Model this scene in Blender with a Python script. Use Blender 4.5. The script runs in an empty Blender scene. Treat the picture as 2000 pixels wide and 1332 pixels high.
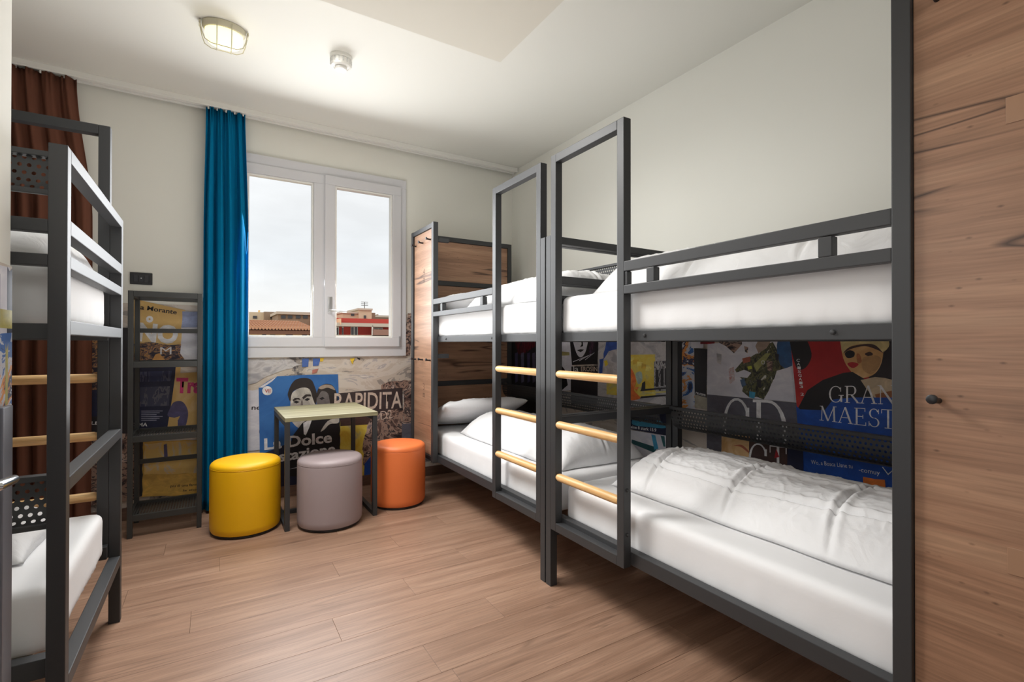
import bpy, bmesh, random
from math import *
from mathutils import Vector, Matrix, noise

# ------------------------------------------------------------------ camera
YAW, PITCH, ROLL, FPX, CAMH = 31.38, 0.272, 0.062, 958.6, 1.2
scn = bpy.context.scene
col = scn.collection
_a, _p, _r = radians(YAW), radians(PITCH), radians(ROLL)
FWD = Vector((sin(_a)*cos(_p), cos(_a)*cos(_p), sin(_p)))
_r0 = Vector((cos(_a), -sin(_a), 0)); _u0 = _r0.cross(FWD)
RGT = _r0*cos(_r) + _u0*sin(_r); UPV = _u0*cos(_r) - _r0*sin(_r)
CAM = Vector((0, 0, CAMH))
cd = bpy.data.cameras.new('camera'); cam = bpy.data.objects.new('camera', cd); col.objects.link(cam)
cd.sensor_width = 36; cd.lens = FPX*36/2000; cd.clip_start = 0.02; cd.clip_end = 400
M = Matrix((RGT, UPV, -FWD)).transposed().to_4x4(); M.translation = CAM
cam.matrix_world = M
scn.camera = cam

# ------------------------------------------------------------------ exposure, sky, lights
vs = scn.view_settings
vs.view_transform = 'Standard'; vs.look = 'None'; vs.exposure = 0.08; vs.gamma = 1.0; vs.use_curve_mapping = False

W = bpy.data.worlds.new('overcast_sky'); scn.world = W; W.use_nodes = True
nt = W.node_tree; nt.nodes.clear()
N = nt.nodes.new; L = nt.links.new
tc = N('ShaderNodeTexCoord'); sx = N('ShaderNodeSeparateXYZ'); L(tc.outputs['Generated'], sx.inputs[0])
rp = N('ShaderNodeValToRGB'); L(sx.outputs['Z'], rp.inputs[0])
for i, (p, c) in enumerate(((0.0, (.88, .83, .78, 1)), (.07, (.84, .835, .825, 1)), (.15, (.745, .765, .79, 1)), (.26, (.81, .815, .83, 1)), (.45, (.90, .905, .92, 1)))):
    e = rp.color_ramp.elements[i] if i < 2 else rp.color_ramp.elements.new(p)
    e.position = p; e.color = c
mp = N('ShaderNodeMapping'); mp.inputs['Scale'].default_value = (2.2, 2.2, 7); L(tc.outputs['Generated'], mp.inputs[0])
nz = N('ShaderNodeTexNoise'); nz.inputs['Scale'].default_value = 1.6; nz.inputs['Detail'].default_value = 5; L(mp.outputs[0], nz.inputs[0])
mr = N('ShaderNodeMapRange'); L(nz.outputs[0], mr.inputs[0])
mr.inputs[1].default_value = .35; mr.inputs[2].default_value = .68; mr.inputs[3].default_value = .93; mr.inputs[4].default_value = 1.1
mx = N('ShaderNodeMixRGB'); mx.blend_type = 'MULTIPLY'; mx.inputs[0].default_value = 1
L(rp.outputs[0], mx.inputs[1]); L(mr.outputs[0], mx.inputs[2])
bg = N('ShaderNodeBackground'); bg.inputs['Strength'].default_value = 1.14; L(mx.outputs[0], bg.inputs[0])
wo = N('ShaderNodeOutputWorld'); L(bg.outputs[0], wo.inputs[0])

def area(name, loc, aim, sx_, sy_, power, colr=(1, 1, 1), spread=180):
    l = bpy.data.lights.new(name, 'AREA'); l.shape = 'RECTANGLE'; l.size = sx_; l.size_y = sy_; l.energy = power; l.color = colr
    l.spread = radians(spread)
    o = bpy.data.objects.new(name, l); col.objects.link(o); o.location = loc
    o.rotation_euler = (Vector(aim) - Vector(loc)).to_track_quat('-Z', 'Y').to_euler()
    return o
area('window_daylight', (0.66, 4.13, 1.84), (0.62, 0.0, 0.85), 0.95, 1.3, 37, (.97, .985, 1), 166)
area('ceiling_light_middle', (0.15, 2.75, 2.80), (0.95, 2.3, 0.6), 0.8, 0.8, 44, (1, .985, .955), 126)
area('entry_fill', (0.25, -0.7, 2.45), (0.9, 3.4, 1.6), 1.0, 0.8, 10, (1, .985, .96))  # unseen fill lamp added behind the camera to brighten the back wall
area('partition_fill', (-0.40, 0.95, 1.25), (1.5, 2.0, 0.75), 1.0, 1.6, 9, (1, .985, .96), 130)  # added soft fill in front of the partition, standing in for bounced light
area('uplight_fill', (0.55, 2.75, 0.95), (0.55, 2.75, 2.92), 1.5, 1.4, 15, (1, .985, .96))  # added upward fill that evens out the ceiling, imitating light off the floor
sd = bpy.data.lights.new('low_sun', 'SUN'); sd.energy = 0.7; sd.color = (1, .78, .55); sd.angle = radians(3)
so = bpy.data.objects.new('low_sun', sd); col.objects.link(so)
so.rotation_euler = Vector((0.8, 0.45, -0.22)).to_track_quat('-Z', 'Y').to_euler()

# ------------------------------------------------------------------ helpers
def ray(x, y):
    return RGT*((x-1000)/FPX) + UPV*((666-y)/FPX) + FWD
def at(x, y, ax, val):                       # point of the photograph on a plane of the room
    d = ray(x, y); return CAM + d*((val-CAM[ax])/d[ax])
def s2l(c): return tuple(((v/255+.055)/1.055)**2.4 if v > 10 else v/255/12.92 for v in c)

MATS = {}
def mat(name, rgb, rough=.5, metal=0, spec=.5, emit=None, estr=0, bump=None, trans=0, alpha=None):
    if name in MATS: return MATS[name]
    m = bpy.data.materials.new(name); m.use_nodes = True; MATS[name] = m
    b = m.node_tree.nodes['Principled BSDF']
    c = s2l(rgb) if max(rgb) > 1 else rgb
    b.inputs['Base Color'].default_value = (*c, 1); b.inputs['Roughness'].default_value = rough
    b.inputs['Metallic'].default_value = metal; b.inputs['Specular IOR Level'].default_value = spec
    if emit: b.inputs['Emission Color'].default_value = (*emit, 1); b.inputs['Emission Strength'].default_value = estr
    if trans: b.inputs['Transmission Weight'].default_value = trans
    if bump:
        sc_, st, ds, *dst = bump
        t = m.node_tree
        tcn = t.nodes.new('ShaderNodeTexCoord'); n = t.nodes.new('ShaderNodeTexNoise'); n.inputs['Scale'].default_value = sc_; n.inputs['Detail'].default_value = 4
        if dst: n.inputs['Distortion'].default_value = dst[0]; n.inputs['Detail'].default_value = 8
        bp = t.nodes.new('ShaderNodeBump'); bp.inputs['Strength'].default_value = st; bp.inputs['Distance'].default_value = ds
        t.links.new(tcn.outputs['Object'], n.inputs[0]); t.links.new(n.outputs[0], bp.inputs['Height']); t.links.new(bp.outputs[0], b.inputs['Normal'])
    return m

def wood(name, c1, c2, c3, axis, rough=.5, rnd=False, crack=0.0, sc_=1.0):
    """grain runs along object axis 0/1; optional dark cracks"""
    if name in MATS: return MATS[name]
    m = bpy.data.materials.new(name); m.use_nodes = True; MATS[name] = m
    t = m.node_tree; b = t.nodes['Principled BSDF']; b.inputs['Roughness'].default_value = rough
    n = t.nodes.new; l = t.links.new
    tcn = n('ShaderNodeTexCoord'); src = tcn.outputs['Object']
    if rnd:
        oi = n('ShaderNodeObjectInfo'); sc = n('ShaderNodeMath'); sc.operation = 'MULTIPLY'; sc.inputs[1].default_value = 37.0
        l(oi.outputs['Random'], sc.inputs[0]); ad = n('ShaderNodeVectorMath'); l(src, ad.inputs[0]); l(sc.outputs[0], ad.inputs[1]); src = ad.outputs[0]
    def noise_(sa, so_, detail=6, dist=.6, scale=1):
        mpn = n('ShaderNodeMapping'); v = [so_*sc_]*3; v[axis] = sa*sc_; mpn.inputs['Scale'].default_value = v; l(src, mpn.inputs[0])
        q = n('ShaderNodeTexNoise'); q.inputs['Scale'].default_value = scale; q.inputs['Detail'].default_value = detail; q.inputs['Distortion'].default_value = dist
        l(mpn.outputs[0], q.inputs[0]); return q.outputs[0]
    r = n('ShaderNodeValToRGB'); l(noise_(.8, 17, 8, .45), r.inputs[0])
    r.color_ramp.elements[0].position = .33; r.color_ramp.elements[0].color = (*s2l(c1), 1)
    r.color_ramp.elements[1].position = .68; r.color_ramp.elements[1].color = (*s2l(c3), 1)
    e = r.color_ramp.elements.new(.5); e.color = (*s2l(c2), 1)
    fine = n('ShaderNodeMapRange'); l(noise_(6, 160, 3, .2), fine.inputs[0]); fine.inputs[1].default_value = .3; fine.inputs[2].default_value = .7
    fine.inputs[3].default_value = .80; fine.inputs[4].default_value = 1.13
    mm = n('ShaderNodeMixRGB'); mm.blend_type = 'MULTIPLY'; mm.inputs[0].default_value = 1; l(r.outputs[0], mm.inputs[1]); l(fine.outputs[0], mm.inputs[2])
    out = mm.outputs[0]
    if rnd:
        br = n('ShaderNodeMapRange'); l(oi.outputs['Random'], br.inputs[0]); br.inputs[3].default_value = .96; br.inputs[4].default_value = 1.03
        m2 = n('ShaderNodeMixRGB'); m2.blend_type = 'MULTIPLY'; m2.inputs[0].default_value = 1; l(out, m2.inputs[1]); l(br.outputs[0], m2.inputs[2]); out = m2.outputs[0]
    if crack:
        q = noise_(.35, 4.6, 3, .12)
        s = n('ShaderNodeMath'); s.operation = 'SUBTRACT'; l(q, s.inputs[0]); s.inputs[1].default_value = .5
        ab = n('ShaderNodeMath'); ab.operation = 'ABSOLUTE'; l(s.outputs[0], ab.inputs[0])
        lt = n('ShaderNodeMapRange'); l(ab.outputs[0], lt.inputs[0]); lt.inputs[1].default_value = .0; lt.inputs[2].default_value = .011; lt.inputs[3].default_value = 1; lt.inputs[4].default_value = 0
        mk = n('ShaderNodeMapRange'); l(noise_(1.6, 2.2, 2, 0), mk.inputs[0]); mk.inputs[1].default_value = .49; mk.inputs[2].default_value = .55
        ml = n('ShaderNodeMath'); ml.operation = 'MULTIPLY'; l(lt.outputs[0], ml.inputs[0]); l(mk.outputs[0], ml.inputs[1])
        kn = n('ShaderNodeTexVoronoi'); mpk = n('ShaderNodeMapping'); v = [7.0]*3; v[axis] = 3.5; mpk.inputs['Scale'].default_value = v; l(src, mpk.inputs[0]); l(mpk.outputs[0], kn.inputs[0])
        kr = n('ShaderNodeMapRange'); l(kn.outputs['Distance'], kr.inputs[0]); kr.inputs[1].default_value = .03; kr.inputs[2].default_value = .14; kr.inputs[3].default_value = .6; kr.inputs[4].default_value = 0
        mxx = n('ShaderNodeMath'); mxx.operation = 'MAXIMUM'; l(ml.outputs[0], mxx.inputs[0]); l(kr.outputs[0], mxx.inputs[1])
        mc = n('ShaderNodeMath'); mc.operation = 'MULTIPLY'; mc.inputs[1].default_value = crack; l(mxx.outputs[0], mc.inputs[0])
        m3 = n('ShaderNodeMixRGB'); l(mc.outputs[0], m3.inputs[0]); l(out, m3.inputs[1]); m3.inputs[2].default_value = (*s2l((58, 38, 28)), 1); out = m3.outputs[0]
    l(out, b.inputs['Base Color'])
    return m

def blotch(name, cols, scale=6, stretch=(1, 1, 1), detail=6, dist=1.2, rough=.55, hard=True):
    """printed collage: noise split into flat colour patches; cols = [(pos, rgb)...]"""
    if name in MATS: return MATS[name]
    m = bpy.data.materials.new(name); m.use_nodes = True; MATS[name] = m
    t = m.node_tree; b = t.nodes['Principled BSDF']; b.inputs['Roughness'].default_value = rough
    n = t.nodes.new; l = t.links.new
    tcn = n('ShaderNodeTexCoord'); mpn = n('ShaderNodeMapping'); mpn.inputs['Scale'].default_value = stretch; l(tcn.outputs['Object'], mpn.inputs[0])
    q = n('ShaderNodeTexNoise'); q.inputs['Scale'].default_value = scale; q.inputs['Detail'].default_value = detail; q.inputs['Distortion'].default_value = dist
    q.inputs['Roughness'].default_value = .62
    l(mpn.outputs[0], q.inputs[0])
    r = n('ShaderNodeValToRGB'); l(q.outputs[0], r.inputs[0]); r.color_ramp.interpolation = 'CONSTANT' if hard else 'LINEAR'
    for i, (p, c) in enumerate(cols):
        e = r.color_ramp.elements[i] if i < 2 else r.color_ramp.elements.new(p)
        e.position = p; e.color = (*s2l(c), 1)
    l(r.outputs[0], b.inputs['Base Color'])
    return m

class MB:
    def __init__(s): s.bm = bmesh.new()
    def box(s, x0, x1, y0, y1, z0, z1, bev=0.0):
        if x0 > x1: x0, x1 = x1, x0
        if y0 > y1: y0, y1 = y1, y0
        v = [s.bm.verts.new((x, y, z)) for x in (x0, x1) for y in (y0, y1) for z in (z0, z1)]
        F = ((0, 1, 3, 2), (4, 6, 7, 5), (0, 4, 5, 1), (2, 3, 7, 6), (0, 2, 6, 4), (1, 5, 7, 3))
        fs = [s.bm.faces.new([v[i] for i in f]) for f in F]
        if bev:
            es = list({e for f in fs for e in f.edges})
            bmesh.ops.bevel(s.bm, geom=es, offset=bev, segments=2, profile=.6, affect='EDGES')
        return s
    def tube(s, pts, r, n=10, cap=True, closed=False):
        pts = [Vector(p) for p in pts]; rings = []
        k = len(pts)
        for i, p in enumerate(pts):
            if closed: d = pts[(i+1) % k] - pts[i-1]
            else: d = pts[min(i+1, k-1)] - pts[max(i-1, 0)]
            d.normalize(); a = d.orthogonal().normalized() if i == 0 else (rings_a - d*rings_a.dot(d)).normalized()
            rings_a = a; b = d.cross(a); rr = r[i] if isinstance(r, (list, tuple)) else r
            rings.append([s.bm.verts.new(p + (a*cos(2*pi*j/n) + b*sin(2*pi*j/n))*rr) for j in range(n)])
        for i in range(k if closed else k-1):
            A, B = rings[i], rings[(i+1) % k]
            for j in range(n): s.bm.faces.new((A[j], A[(j+1) % n], B[(j+1) % n], B[j]))
        if cap and not closed: s.bm.faces.new(rings[0][::-1]); s.bm.faces.new(rings[-1])
        return s
    def lathe(s, prof, c=(0, 0, 0), n=40, sx=1, sy=1, capb=True, capt=True):
        rings = [[s.bm.verts.new((c[0]+r*sx*cos(2*pi*j/n), c[1]+r*sy*sin(2*pi*j/n), c[2]+z)) for j in range(n)] for r, z in prof]
        for A, B in zip(rings, rings[1:]):
            for j in range(n): s.bm.faces.new((A[j], A[(j+1) % n], B[(j+1) % n], B[j]))
        if capb: s.bm.faces.new(rings[0][::-1])
        if capt: s.bm.faces.new(rings[-1])
        return s
    def quad(s, *p): s.bm.faces.new([s.bm.verts.new(q) for q in p]); return s
    def grid(s, fn, nu, nv):
        V = [[s.bm.verts.new(fn(i/nu, j/nv)) for j in range(nv+1)] for i in range(nu+1)]
        for i in range(nu):
            for j in range(nv): s.bm.faces.new((V[i][j], V[i+1][j], V[i+1][j+1], V[i][j+1]))
        return V
    def build(s, name, m, parent=None, smooth=False, loc=None, rot=None, norm=True):
        if norm: bmesh.ops.recalc_face_normals(s.bm, faces=s.bm.faces[:])
        me = bpy.data.meshes.new(name); s.bm.to_mesh(me); s.bm.free()
        if isinstance(m, (list, tuple)):
            for q in m: me.materials.append(q)
        elif m: me.materials.append(m)
        if smooth:
            me.polygons.foreach_set('use_smooth', [True]*len(me.polygons))
            if smooth == 2: me.set_sharp_from_angle(angle=radians(35))
        o = bpy.data.objects.new(name, me); col.objects.link(o)
        if parent: o.parent = parent
        if loc is not None: o.location = loc
        if rot is not None: o.rotation_euler = rot
        return o

def mesh_obj(name, me, parent=None, loc=(0, 0, 0), rot=None):
    o = bpy.data.objects.new(name, me); col.objects.link(o); o.parent = parent; o.location = loc
    if rot: o.rotation_euler = rot
    return o
def tag(o, label=None, cat=None, group=None, kind=None):
    if label: o['label'] = label
    if cat: o['category'] = cat
    if group: o['group'] = group
    if kind: o['kind'] = kind
    return o
def empty(name, loc=(0, 0, 0), rz=0, **k):
    o = bpy.data.objects.new(name, None); col.objects.link(o); o.location = loc; o.rotation_euler = (0, 0, rz); o.empty_display_size = .1
    return tag(o, **k)
KIDS = {}
def copy_tree(o, parent=None):
    c = o.copy(); col.objects.link(c)
    if parent: c.parent = parent
    for ch in [q for q in ALLOBJ() if q.parent == o]: copy_tree(ch, c)
    return c
def ALLOBJ(): return list(col.objects)

# ------------------------------------------------------------------ room constants
XW, YB, ZC = 2.56, 4.20, 2.92           # right wall, back wall, ceiling
XP, YP = -0.43, 1.69                    # partition corner
XL, YF = -2.42, -1.60                   # left wall, wall behind the photographer
XF = 1.426                              # front plane of the right-hand bunks

m_wall = mat('wall_paint', (228, 227, 219), .75, spec=.2, bump=(60, .04, .002))
m_ceil = mat('ceiling_paint', (230, 229, 222), .8, spec=.2)
m_sof = mat('soffit_paint', (222, 219, 208), .8, spec=.2)
m_steel = mat('anthracite_steel', (50, 51, 53), .47, metal=0.0, spec=.55, bump=(400, .03, .0005))
m_rackm = mat('rack_steel', (48, 49, 48), .45, spec=.5)
m_black = mat('black_plastic', (28, 28, 32), .4)
m_white = mat('white_plastic', (232, 231, 226), .35)
m_frame = mat('window_frame_paint', (206, 206, 210), .35, spec=.4)
m_linen = mat('white_linen', (236, 236, 237), .7, spec=.3, bump=(11, .45, .010, 1.6))
m_sheet = mat('fitted_sheet', (234, 234, 235), .85, spec=.2, bump=(35, .12, .004))
m_pillow = mat('pillow_case', (226, 226, 228), .75, spec=.25, bump=(12, .4, .008, 1.4))
m_rung = wood('rung_wood', (206, 160, 104), (222, 178, 120), (232, 192, 136), 0, .4, sc_=2)
m_oakx = wood('oak_laminate_long', (142, 107, 84), (160, 122, 97), (174, 137, 110), 0, .38, crack=.9)
m_oaky = wood('oak_laminate_cross', (142, 107, 84), (160, 122, 97), (174, 137, 110), 1, .38, crack=.9)
m_floor = wood('laminate_floor', (132, 102, 83), (146, 115, 95), (157, 126, 105), 0, .4, rnd=True, crack=.35)
m_gap = mat('floor_underlay', (84, 62, 50), .8)
m_slat = wood('slat_wood', (190, 180, 165), (205, 196, 182), (216, 208, 195), 1, .6)

# ------------------------------------------------------------------ floor of planks
fl = MB().box(XL, XW, YF, YB, -.06, -.012).build('floor', m_gap); tag(fl, 'brown oak laminate floor of long narrow planks', kind='structure')
random.seed(4)
PW, PL = .192, 1.29
pm = {}
def plank_mesh(L_, W_):
    k = (round(L_, 3), round(W_, 3))
    if k not in pm:
        b = MB().box(0, L_-.0008, 0, W_-.0010, -.012, 0, .0008)
        o = b.build('plank', m_floor); pm[k] = o.data; bpy.data.objects.remove(o)
    return pm[k]
y = YF; row = 0
while y < YB-.01:
    w = min(PW, YB-y); x0 = XL if y >= YP-.05 else XP-.02
    x = x0; first = PL*(((row*.37) % 1)*.8+.2)
    while x < XW-.005:
        ln = min(first if x == x0 else PL, XW-x)
        mesh_obj('plank', plank_mesh(ln, w), fl, (x, y, 0)); x += ln
    y += w; row += 1

# ------------------------------------------------------------------ walls and ceiling
WX0, WX1, WZ0, WZ1 = .09, 1.455, 1.088, 2.632       # window casing, outer edge
wb = MB()
wb.box(XL, WX0+.03, YB, YB+.25, -.06, ZC+.1).box(WX1-.03, XW, YB, YB+.25, -.06, ZC+.1)
wb.box(WX0+.03, WX1-.03, YB, YB+.25, -.06, WZ0+.03).box(WX0+.03, WX1-.03, YB, YB+.25, WZ1-.03, ZC+.1)
wall_back = tag(wb.build('wall_back', m_wall), 'off-white back wall holding the window', kind='structure')
wall_right = tag(MB().box(XW, XW+.2, YF-.2, YB+.25, -.06, ZC+.1).build('wall_right', m_wall), 'off-white right wall behind the bunks', kind='structure')
wall_left = tag(MB().box(XL-.2, XL, YF-.2, YB+.25, -.06, ZC+.1).build('wall_left', m_wall), 'off-white left wall', kind='structure')
wall_front = tag(MB().box(XL-.2, XW+.2, YF-.2, YF, -.06, ZC+.1).build('wall_front', m_wall), 'off-white wall opposite the window', kind='structure')
wall_part = tag(MB().box(XL, XP, YF, YP, -.06, ZC+.1).build('wall_partition', m_wall), 'off-white partition wall at the left edge of the photo', kind='structure')
ceil = tag(MB().box(XL-.2, XW+.2, YF-.2, YB+.25, ZC, ZC+.12).build('ceiling', m_ceil), 'off-white flat ceiling', kind='structure')
tag(MB().box(XP, 1.219, YF, 2.114, 2.60, ZC).build('soffit', m_sof, ceil), 'lowered grey-white ceiling section')
m_base = wood('skirting_wood', (98, 74, 62), (112, 86, 72), (122, 95, 80), 0, .5)
tag(MB().box(XL, XW, YB-.014, YB, 0, .085, .002).build('baseboard_back', m_base), 'dark wood skirting under the printed mural', kind='structure')
tag(MB().box(XW-.014, XW, YF, YB, 0, .085, .002).build('baseboard_right', m_base), 'dark wood skirting along the right wall', kind='structure')

# ------------------------------------------------------------------ printed murals
m_torn = blotch('torn_paper', [(0, (92, 88, 92)), (.36, (150, 142, 136)), (.42, (196, 184, 172)), (.52, (206, 197, 188)), (.60, (178, 172, 172)), (.66, (214, 208, 202))], 2.2, (1, 1, 2.6), 9, 1.4)
mur_b = MB()
mur_b.box(XL, WX0, YB-.003, YB, .085, 1.47).box(WX0, WX1, YB-.003, YB, .085, WZ0+.01).box(WX1, XW, YB-.003, YB, .085, 1.455)
mural_back = tag(mur_b.build('mural', m_torn, wall_back), 'printed collage of torn posters on the lower back wall')
mural_right = tag(MB().box(XW-.003, XW, YF, YB-.003, .085, 1.43).build('mural', m_torn, wall_right), 'printed collage of torn posters on the lower right wall')
mural_part = tag(MB().box(XP, XP+.003, YF, YP, .0, 1.39).build('mural', m_torn, wall_part), 'printed poster collage on the partition wall')

class Wall:
    def __init__(s, ax, val, nrm, parent): s.ax, s.val, s.n, s.par, s.k = ax, val, nrm, parent, 0
    def pt(s, x, y): return at(x, y, s.ax, s.val)
    def place(s, p, lift): q = p.copy(); q[s.ax] = s.val + s.n*lift; return q
    def poly(s, px, m, name='print', torn=0, smooth=False, seed=0):
        s.k += 1; lift = .0035 + .00012*s.k
        P = [s.pt(*q) for q in px]
        if smooth:
            R = []; n = len(P)
            for i in range(n):
                a, b, c, d = P[i-1], P[i], P[(i+1) % n], P[(i+2) % n]
                for t in (0, .25, .5, .75):
                    R.append(.5*((2*b) + (c-a)*t + (2*a-5*b+4*c-d)*t*t + (3*b-a-3*c+d)*t**3))
            P = R
        if torn:
            rnd = random.Random(seed+s.k); R = []
            for i, p in enumerate(P):
                q = P[(i+1) % len(P)]; k = max(1, int((q-p).length/.035))
                for j in range(k):
                    v = p.lerp(q, j/k)
                    if j: v = v + Vector((rnd.uniform(-torn, torn) if s.ax != 0 else 0, rnd.uniform(-torn, torn) if s.ax != 1 else 0, rnd.uniform(-torn, torn)))
                    R.append(v)
            P = R
        b = MB(); f = b.bm.faces.new([b.bm.verts.new(s.place(p, lift)) for p in P]); b.bm.normal_update()
        bmesh.ops.triangulate(b.bm, faces=[f])
        return b.build(name, m, s.par)
    def text(s, txt, p0, p1, hpx, m, bold=0.0, name='lettering', spacing=1):
        """p0/p1: baseline ends in the photograph; hpx: capital height there at p0"""
        s.k += 1; lift = .0035 + .00012*s.k
        A, B_ = s.pt(*p0), s.pt(*p1); H_ = (s.pt(p0[0], p0[1]-hpx) - A).length
        cu = bpy.data.curves.new('t', 'FONT'); cu.body = txt; cu.offset = bold; cu.space_character = spacing; cu.resolution_u = 3
        o = bpy.data.objects.new('t', cu); col.objects.link(o)
        dg = bpy.context.evaluated_depsgraph_get(); me = bpy.data.meshes.new_from_object(o.evaluated_get(dg))
        bpy.data.objects.remove(o)
        xs = [v.co.x for v in me.vertices]; ys = [v.co.y for v in me.vertices]
        x0, x1 = min(xs), max(xs); cap = .72
        ex = (B_-A); up = Vector((0, 0, 1)); up = (up - ex.normalized()*up.dot(ex.normalized())).normalized()
        for v in me.vertices:
            v.co = s.place(A + ex*((v.co.x-x0)/(x1-x0)) + up*(H_*v.co.y/cap), lift)
        me.materials.append(m); return mesh_obj(name, me, s.par)
    def strokes(s, letters, p0, p1, hpx, m, name='lettering', hpx1=None):
        """serif capitals: letters placed on a baseline p0..p1; height hpx at p0, hpx1 at p1"""
        s.k += 1; lift = .0035 + .00012*s.k
        hpx1 = hpx1 or hpx; tot = sum(SERIF[c][0] for c in letters)
        b = MB(); x = 0
        A, B_ = s.pt(*p0), s.pt(*p1); HA = (s.pt(p0[0], p0[1]-hpx)-A).length; HB = (s.pt(p1[0], p1[1]-hpx1)-B_).length
        for c in letters:
            w, quads = SERIF[c]
            for q in quads:
                P = []
                for (qx, qy) in q:
                    t = (x+qx)/tot; base = A.lerp(B_, t); P.append(s.place(base + Vector((0, 0, 1))*((HA+(HB-HA)*t)*qy), lift + .00001*random.random()))
                b.bm.faces.new([b.bm.verts.new(p) for p in P])
            x += w
        return b.build(name, m, s.par)

def bar(x0, y0, x1, y1, w):
    d = Vector((x1-x0, y1-y0)); d.normalize(); n_ = Vector((-d.y, d.x))*w/2
    return [(x0+n_.x, y0+n_.y), (x1+n_.x, y1+n_.y), (x1-n_.x, y1-n_.y), (x0-n_.x, y0-n_.y)]
def hb(x0, x1, y0, y1): return [(x0, y0), (x1, y0), (x1, y1), (x0, y1)]
def arc(cx, cy, rx, ry, a0, a1, tk, tn, n=12):
    R = []
    for i in range(n):
        A = radians(a0+(a1-a0)*i/n); B_ = radians(a0+(a1-a0)*(i+1)/n)
        f = lambda a: tn+(tk-tn)*abs(cos(a))
        R.append([(cx+rx*cos(A), cy+ry*sin(A)), (cx+rx*cos(B_), cy+ry*sin(B_)), (cx+(rx-f(B_))*cos(B_), cy+(ry-tn)*sin(B_)), (cx+(rx-f(A))*cos(A), cy+(ry-tn)*sin(A))])
    return R
SERIF = {
 ' ': (.3, []),
 'G': (.88, arc(.42, .5, .38, .51, 40, 335, .10, .045, 18) + [hb(.68, .78, .04, .44), hb(.58, .86, .42, .46), hb(.68, .72, .66, .92)]),
 'R': (.84, [hb(.12, .22, 0, 1), hb(.04, .32, 0, .035), hb(.04, .3, .965, 1), hb(.2, .42, .955, 1), hb(.2, .42, .46, .5)] + arc(.42, .73, .24, .27, -90, 90, .10, .04, 10) + [bar(.40, .48, .74, .03, .10), hb(.66, .86, 0, .035)]),
 'A': (.88, [bar(.10, .02, .42, 1, .045), bar(.42, 1, .74, .02, .105), hb(.2, .64, .33, .37), hb(.0, .22, 0, .035), hb(.58, .88, 0, .035)]),
 'N': (.92, [hb(.14, .185, 0, 1), bar(.14, 1, .78, .0, .105), hb(.76, .805, 0, 1), hb(.04, .28, 0, .035), hb(.66, .9, .965, 1), hb(.02, .2, .965, 1)]),
 'M': (1.08, [bar(.15, 0, .19, 1, .045), bar(.17, 1, .53, .02, .10), bar(.53, .02, .88, 1, .045), bar(.87, 1, .90, 0, .10), hb(.02, .28, 0, .035), hb(.76, 1.04, 0, .035), hb(.04, .22, .965, 1), hb(.84, 1.02, .965, 1)]),
 'E': (.74, [hb(.12, .22, 0, 1), hb(.04, .66, 0, .04), hb(.04, .62, .96, 1), hb(.2, .5, .49, .53), hb(.63, .665, 0, .2), hb(.59, .625, .8, 1), hb(.48, .515, .4, .62)]),
 'S': (.66, arc(.33, .735, .25, .27, 20, 265, .085, .04, 14) + arc(.33, .25, .27, .26, -160, 85, .085, .04, 14) + [hb(.54, .575, .72, .98), hb(.06, .095, .02, .28)]),
 'T': (.74, [hb(.32, .42, 0, 1), hb(.2, .54, 0, .035), hb(.04, .7, .96, 1), hb(.035, .07, .78, 1), hb(.67, .705, .78, 1)]),
 'I': (.4, [hb(.15, .25, 0, 1), hb(.04, .36, 0, .035), hb(.04, .36, .965, 1)]),
 'C': (.9, arc(.46, .5, .42, .52, 35, 325, .10, .045, 18) + [hb(.72, .82, .66, .86)]),
 'D': (.98, [hb(.12, .24, 0, 1), hb(.02, .42, .955, 1), hb(.02, .42, 0, .045)] + arc(.42, .5, .5, .5, -90, 90, .12, .045, 14)),
}
random.seed(7)
def pm_(name, rgb, rough=.5):
    k = lambda f: tuple(min(255, c*f) for c in rgb)
    return blotch('print_'+name, [(0, k(.78)), (.42, k(.95)), (.55, k(1.02)), (.68, k(1.12))], 14, (1, 1, 1.6), 9, .8, rough, hard=False)
p_white = pm_('white', (225, 224, 226)); p_blue = blotch('print_blue', [(0, (34, 84, 150)), (.45, (42, 98, 166)), (.62, (54, 112, 180))], 3, detail=3, hard=False)
p_navy = pm_('navy', (30, 34, 62)); p_dark = pm_('dark', (36, 33, 38)); p_red = blotch('print_red', [(0, (120, 12, 20)), (.5, (170, 28, 32)), (.7, (186, 50, 44))], 4, detail=3, hard=False)
p_och = blotch('print_ochre', [(0, (190, 152, 92)), (.5, (204, 168, 104)), (.68, (214, 186, 136))], 5, detail=5, hard=False)
p_yel = blotch('print_yellow', [(0, (206, 120, 40)), (.42, (220, 190, 66)), (.55, (226, 206, 92)), (.66, (190, 178, 130))], 7, detail=6, hard=False)
p_collage = blotch('print_collage', [(0, (36, 30, 34)), (.40, (92, 70, 64)), (.46, (156, 128, 114)), (.53, (60, 50, 52)), (.58, (184, 160, 146)), (.66, (120, 108, 112))], 7, (1, 1, 1.2), 10, 1.2)
p_city = blotch('print_city', [(0, (42, 36, 52)), (.44, (96, 76, 70)), (.5, (176, 128, 78)), (.56, (58, 52, 76)), (.63, (206, 160, 104))], 22, (1, 1, 1.8), 7, 1.0)
p_grey = blotch('print_grey', [(0, (122, 118, 122)), (.4, (176, 172, 174)), (.5, (200, 197, 198)), (.62, (160, 158, 164))], 6, (1, 1, 1.5), 8, 1.2, hard=False)
p_pale = blotch('print_pale', [(0, (176, 176, 190)), (.5, (208, 207, 216)), (.66, (222, 221, 226))], 8, (1, 1, 2), 6, .8, hard=False)
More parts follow.
